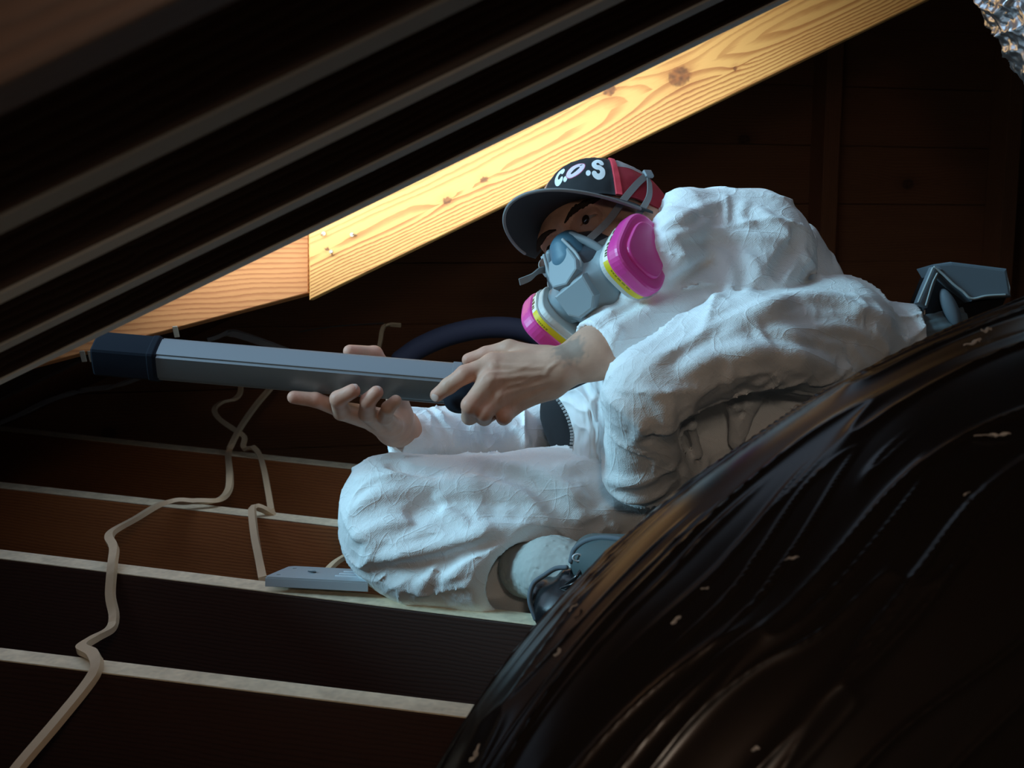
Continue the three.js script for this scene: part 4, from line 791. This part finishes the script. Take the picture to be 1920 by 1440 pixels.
// --- half mask with two filter cartridges ---
const maskG = new THREE.Group(); maskG.name = 'respirator'; person.add(maskG); tag(maskG, 'grey half-face respirator with pink filters and elastic straps');
{
  const e = (x, y, z, rx, ry, rz, k) => ell(HV(x, y, z), HV(rx, ry, rz), null, k), c = (x, y, z, r, x2, y2, z2, r2, k) => cap(HV(x, y, z), HV(x2, y2, z2), r / 1000, r2 / 1000, k);
  const H = (name, g, mat) => onHead(name, g, mat, maskG);
  const q = (ax, ay, az) => new THREE.Quaternion().setFromEuler(new THREE.Euler(ax, ay, az));
  H('face_seal', meshField({ k: 0.014, bones: [e(0, -66, 70, 58, 62, 42), c(2, -22, 92, 15, 0, -54, 94, 38), e(0, -104, 50, 46, 32, 42)] }, 0.0028, 0.012), M.maskDark);
  H('mask_body', meshField({ k: 0.012, bones: [c(0, -36, 106, 20, 0, -84, 100, 36), e(-36, -78, 86, 30, 30, 26), e(36, -78, 86, 30, 30, 26), e(0, -108, 82, 34, 26, 34)] }, 0.0026, 0.012), M.maskGrey);
  tag(H('nose_piece', meshField({ k: 0.01, bones: [c(6, -19, 97, 15, 4, -34, 109, 21), c(4, -30, 107, 20, 2, -48, 108, 26)] }, 0.0024, 0.012), M.maskBlue), 'blue grey nose piece');
  // front cover: a stepped, faceted shield with a raised frame
  const sh = (pts, depth, bev) => new THREE.ExtrudeGeometry(new THREE.Shape(pts.map(([a, b]) => new THREE.Vector2(a / 1000, b / 1000))), { depth, bevelEnabled: true, bevelSize: bev, bevelThickness: bev, bevelSegments: 2 });
  H('front_cover', sh([[-17, 20], [17, 20], [24, -6], [21, -20], [0, -30], [-21, -20], [-24, -6]], 0.010, 0.003).scale(0.9, 0.85, 1).rotateX(-0.22).translate(0, -0.062, 0.121), M.maskGrey);
  H('valve_cover', sh([[-22, 0], [22, 0], [20, -26], [10, -36], [-10, -36], [-20, -26]], 0.012, 0.003).rotateX(0.3).translate(0, -0.086, 0.122), M.maskGrey);
  for (const s of [-1, 1]) {
    H('cover_ridge', tube([[s * 17, -30, 131], [s * 24, -58, 127], [s * 20, -74, 128], [0, -84, 134]].map((p) => HV(...p)), 0.0022, 30, 8), std({ color: lin(0.42, 0.48, 0.5), roughness: 0.4 }));
    H('frame_arm', tube([[s * 20, -22, 112], [s * 36, -44, 106], [s * 44, -70, 96], [s * 40, -104, 90]].map((p) => HV(...p)), 0.0055, 30, 10), M.maskGrey);
    // cartridge: base, labelled rim, pink shell, along its own axis
    const axis = V(s * 0.93, -0.16, 0.10).normalize(), up = V(0, 0.75, -0.66), X = up.clone().addScaledVector(axis, -up.dot(axis)).normalize(), Y = axis.clone().cross(X), o = HV(s * 52, -82, 82);
    const mt = basis(X, Y, axis, o), prof = (k) => { const L = 0.049 * k, Wd = 0.036 * k; return new THREE.Shape(Array.from({ length: 48 }, (_, i) => { const a = i / 48 * Math.PI * 2, p = (v) => Math.sign(v) * Math.pow(Math.abs(v), 0.62); return new THREE.Vector2(L * p(Math.cos(a)), Wd * p(Math.sin(a)) * (1 - 0.14 * Math.cos(a))); })); };
    const ex = (k, z, d, b) => new THREE.ExtrudeGeometry(prof(k), { depth: d, bevelEnabled: true, bevelSize: b, bevelThickness: b, bevelSegments: 3 }).translate(0, 0, z).applyMatrix4(mt);
    H('inlet', new THREE.CylinderGeometry(0.019, 0.024, 0.024, 28).rotateX(Math.PI / 2).translate(0, 0, -0.008).applyMatrix4(mt), M.maskGrey);
    H('cartridge_base', ex(0.93, 0.004, 0.006, 0.002), M.rim);
    H('cartridge_rim', ex(1, 0.012, 0.010, 0.0015), M.rim);
    tag(H('cartridge_shell', ex(0.97, 0.024, 0.010, 0.006), M.pink), 'bright pink filter shell');
    H('shell_ridge', ex(0.72, 0.036, 0.005, 0.003), M.pink);
    // printed label round part of the rim
    const cv = document.createElement('canvas'); cv.width = 512; cv.height = 64; const x = cv.getContext('2d'); x.fillStyle = '#e6cf1d'; x.fillRect(0, 0, 512, 64); x.fillStyle = '#f1efdf'; x.fillRect(0, 0, 190, 64);
    x.fillStyle = '#4a4a22'; for (let k = 0; k < 7; k++) x.fillRect(26 + k * 20, 16 + (k % 3) * 3, 12 + (k % 2) * 4, 30 - (k % 2) * 8); x.fillStyle = '#8d8016'; for (let k = 0; k < 6; k++) x.fillRect(262 + k * 15, 24, 11, 12);
    const tx = new THREE.CanvasTexture(cv); tx.colorSpace = THREE.SRGBColorSpace;
    const lp = [], luv = [], li = [], n = 60, shp = prof(1).getPoints(), want = (s > 0 ? V(-0.75, -0.5, 0.45) : V(0.35, 0.55, 0.75)).applyMatrix4(new THREE.Matrix4().extractRotation(headM).invert()), a0 = (Math.atan2(want.dot(Y), want.dot(X)) / (Math.PI * 2) - 0.23 + 2) % 1;
    for (let i = 0; i <= n; i++) { const f = (a0 + 0.46 * i / n) % 1 * 48, k = Math.floor(f) % 48, p = shp[k].clone().lerp(shp[(k + 1) % 48], f - Math.floor(f)), r = 1 + 0.0022 / p.length(); for (const z of [0.0115, 0.0225]) { const w = V(p.x * r, p.y * r, z).applyMatrix4(mt); lp.push(w.x, w.y, w.z); luv.push(s > 0 ? i / n : 1 - i / n, z > 0.015 ? 1 : 0); } if (i) { const b = (i - 1) * 2; li.push(b, b + 2, b + 3, b, b + 3, b + 1); } }
    const lg = new THREE.BufferGeometry(); lg.setAttribute('position', new THREE.Float32BufferAttribute(lp, 3)); lg.setAttribute('uv', new THREE.Float32BufferAttribute(luv, 2)); lg.setIndex(li); lg.computeVertexNormals();
    tag(H('label', lg, std({ map: tx, roughness: 0.5, side: THREE.DoubleSide })), 'yellow and white printed label');
    // straps: two bands from the frame round the head
    const sp = (pts, w) => strap(pts.map((p) => HV(s * p[0], p[1], p[2])), w, 0.0016, (t, p) => V(0, 1, 0.35), 36);
    H('strap', sp([[34, -40, 108], [58, -22, 82], [77, 4, 54], [90, 26, 26], [96, 40, 4], [95, 45, -6]], 0.009), M.elastic);
    H('strap', sp([[40, -50, 100], [64, -42, 74], [82, -20, 44], [93, 4, 18], [97, 28, 4], [96, 42, -2]], 0.008), M.elastic);
    H('buckle', new RoundedBoxGeometry(0.014, 0.011, 0.005, 2, 0.0015).rotateY(s * 1.3).translate(s * 0.099, 0.043, -0.001), M.maskGrey);
  }
}
{ // loose end of the strap
  const g = strap([[1024, 506, 1.36], [1010, 508, 1.345], [995, 520, 1.335], [974, 529, 1.33]].map((a) => C(...a)), 0.009, 0.0016, () => V(0.4, 0.9, 0.2), 20);
  partOf('strap_end', g, M.elastic, maskG);
}

// --- feet ---
partOf('sock', meshField({ k: 0.02, bones: [B(990, 1066, 1.385, 56, 1040, 1070, 1.335, 58), B(1040, 1070, 1.33, 60, 1130, 1090, 1.29, 52)], wrinkle: (x, y, z) => 0.0012 * noise(x * 140, y * 140, z * 140) + 0.001 * noise(x * 300, y * 300, z * 300) }, 0.003), M.sock);
{
  const shoe = new THREE.Group(); shoe.name = 'shoe'; person.add(shoe); tag(shoe, 'black leather shoe on the folded leg');
  const F = { k: 0.012, bones: [B(1030, 1122, 1.29, 42, 1080, 1150, 1.26, 52), B(1085, 1150, 1.26, 56, 1200, 1180, 1.20, 58), B(1068, 1088, 1.275, 24, 1045, 1150, 1.27, 44, 0.01)], cut: [cyl(C(1062, 1062, 1.31), C(1062, 1062, 1.31).sub(C(1075, 1110, 1.27)).normalize(), 0.2, 0.045)] };
  partOf('heel_counter', meshField(F, 0.003), M.leather, shoe);
  const T = { k: 0.012, bones: [B(1115, 1042, 1.27, 42, 1180, 1050, 1.22, 48), B(1110, 1060, 1.265, 38, 1200, 1100, 1.2, 60)] };
  partOf('vamp', meshField(T, 0.003), M.suede, shoe);
  partOf('collar_edge', tube([[1071, 1052], [1078, 1030], [1100, 1014], [1130, 1008], [1165, 1012], [1190, 1020]].map(([x, y], i) => land({ bones: T.bones, k: T.k }, x, y) || C(x, y, 1.25)), 0.0035, 50, 8), M.canvas, shoe);
  partOf('welt', tube([[1004, 1160, 1.265], [993, 1125, 1.268], [1000, 1095, 1.27], [1022, 1078, 1.27], [1042, 1066, 1.268], [1062, 1064, 1.262]].map((a) => C(...a)), 0.003, 50, 8), M.canvas, shoe);
  const ring = land(T, 1083, 1045) || C(1083, 1045, 1.25); partOf('lace_eyelet', new THREE.TorusGeometry(0.0055, 0.0016, 8, 20).scale(1, 0.75, 1).translate(ring.x, ring.y, ring.z + 0.002), M.steel, shoe);
  for (const pts of [[[1062, 1096, 1.25], [1080, 1082, 1.24], [1092, 1066, 1.245]], [[1052, 1104, 1.252], [1072, 1096, 1.24], [1094, 1084, 1.24]]]) partOf('lace', tube(pts.map((a) => C(...a)), 0.0022, 24, 7), M.leather, shoe);
}
{ // the other foot, far right
  const rib = []; const a = C(1715, 640, 1.43), b = C(1800, 622, 1.43), ax = b.clone().sub(a).normalize(), y = V(0, 1, 0).addScaledVector(ax, -ax.y).normalize(), z = ax.clone().cross(y), L = a.distanceTo(b), n = 84, m = 10, pos = [], idx = [];
  for (let i = 0; i <= m; i++) for (let k = 0; k <= n; k++) { const t = k / n * Math.PI * 2, r = 0.040 + 0.0016 * Math.sin(t * 21) + 0.002 * noise(i, k * 0.05, 2); const p = a.clone().addScaledVector(ax, i / m * L).addScaledVector(y, r * Math.cos(t)).addScaledVector(z, r * Math.sin(t)); pos.push(p.x, p.y, p.z); if (i && k) { const A = (i - 1) * (n + 1) + k - 1, D = A + n + 1; idx.push(A, A + 1, D + 1, A, D + 1, D); } }
  const g = new THREE.BufferGeometry(); g.setAttribute('position', new THREE.Float32BufferAttribute(pos, 3)); g.setAttribute('uv', new THREE.Float32BufferAttribute(new Float32Array(pos.length / 3 * 2), 2)); g.setIndex(idx); g.computeVertexNormals();
  tag(partOf('sock', g, M.sockGrey), 'grey ribbed sock');
  const shoe = new THREE.Group(); shoe.name = 'shoe'; person.add(shoe); tag(shoe, 'dark grey shoe with pale piping on the far foot');
  const slab = (name, pts, d, depth, mat, bev = 0.003) => { const s = new THREE.Shape(pts.map(([x, y]) => { const q = C(x, y, d); return new THREE.Vector2(q.x, q.y); })); return partOf(name, new THREE.ExtrudeGeometry(s, { depth, bevelEnabled: true, bevelSize: bev, bevelThickness: bev, bevelSegments: 3 }).translate(0, 0, -d - depth), mat, shoe); };
  slab('upper', [[1758, 500], [1782, 498], [1880, 510], [1887, 551], [1848, 553], [1822, 558], [1806, 545], [1788, 532], [1768, 514]], 1.39, 0.055, M.canvas, 0.005);
  slab('collar', [[1724, 566], [1736, 536], [1750, 505], [1760, 507], [1750, 528], [1736, 572]], 1.385, 0.010, M.canvas);
  slab('lining', [[1734, 562], [1756, 508], [1790, 534], [1824, 560], [1884, 553], [1860, 600], [1800, 650], [1730, 640]], 1.412, 0.04, M.leather, 0.004);
  const E = (pts, r, name = 'piping', mat = M.welt) => partOf(name, tube(pts.map((q) => C(...q)), r, 40, 7), mat, shoe);
  E([[1722, 566, 1.379], [1735, 536, 1.379], [1749, 503, 1.379]], 0.0015); E([[1752, 501, 1.381], [1768, 514, 1.381], [1788, 533, 1.381], [1806, 547, 1.381], [1822, 560, 1.381], [1850, 555, 1.382], [1884, 553, 1.384]], 0.0018); E([[1736, 572, 1.379], [1748, 532, 1.379], [1757, 513, 1.379]], 0.0012);
  slab('sole_edge', [[1881, 509], [1886, 512], [1893, 540], [1892, 552], [1886, 553]], 1.387, 0.05, M.welt, 0.001);
  const t = new THREE.SphereGeometry(1, 24, 18).scale(px(14, 1.38), px(40, 1.38), 0.009).rotateZ(0.42); const tp = C(1782, 578, 1.385); partOf('tongue', t.translate(tp.x, tp.y, tp.z), M.canvas, shoe);
}

// ---------- the pipe in his hands ----------
{
  const a = C(872, 722, 1.36), b = C(303, 674, 1.36), x = a.clone().sub(b), L = x.length(); x.normalize(); const y = V(0, 1, 0).addScaledVector(x, -x.y).normalize(), z = x.clone().cross(y), o = thing('vacuum_pipe', b.clone().lerp(a, 0.7).applyMatrix4(EYE), 'long grey and black grooved pipe with a dark coupling, held in both hands', 'pipe');
  const T = basis(z.clone().negate(), y, x, b);                  // shape x is away from the eye, shape y up, extrusion along the pipe
  // section: flats that face up, up and toward the eye, and toward the eye and down, with rounded corners
  const flats = [78, 132, 212, 270, 330, 24].map((d) => d * Math.PI / 180);
  const prof = (R, grooves, flat = 0.75) => new THREE.Shape(Array.from({ length: 120 }, (_, i) => { const t = i / 120 * Math.PI * 2; let m = 0; for (const f of flats) m = Math.max(m, Math.cos(t - f)); let r = R * lerp(1, 0.965 / Math.pow(m, 1), flat); for (const g of grooves) { const d = Math.abs(Math.atan2(Math.sin(t - g), Math.cos(t - g))); if (d < 0.075) r -= 0.0026 * (1 - d / 0.075); } return new THREE.Vector2(r * Math.cos(t), r * Math.sin(t)); }));
  const ext = (R, gr, d, z0, bev = 0.001) => toWorld(new THREE.ExtrudeGeometry(prof(R, gr), { depth: d, bevelEnabled: true, bevelSize: bev, bevelThickness: bev, bevelSegments: 2 }).translate(0, 0, z0).applyMatrix4(T));
  // angles: 90 is the top, 180 faces the eye
  const rad = (d) => d * Math.PI / 180;
  mesh('tube', into(ext(0.0262, [rad(105), rad(172), rad(50), rad(241), rad(293), rad(352)], L - 0.012, 0), o), M.pipe, o);
  mesh('end_collar', into(ext(0.0272, [], 0.010, L - 0.016), o), M.pipe, o);
  tag(mesh('coupling', into(ext(0.0252, [], 0.078, -0.078, 0.003), o), M.rubber, o), 'dark rubber coupling');
  mesh('coupling_ring', into(ext(0.0275, [], 0.006, -0.008, 0.002), o), M.rubber, o);
  const h = meshField({ k: 0.01, bones: [B(885, 720, 1.345, 28, 858, 748, 1.305, 24), B(858, 748, 1.305, 22, 880, 764, 1.285, 16), B(870, 740, 1.31, 24, 960, 745, 1.31, 18)] }, 0.003);
  tag(mesh('handle', into(toWorld(h), o), M.rubber, o), 'black handle inside the nearer hand');
}
renderer.render(scene, camera);
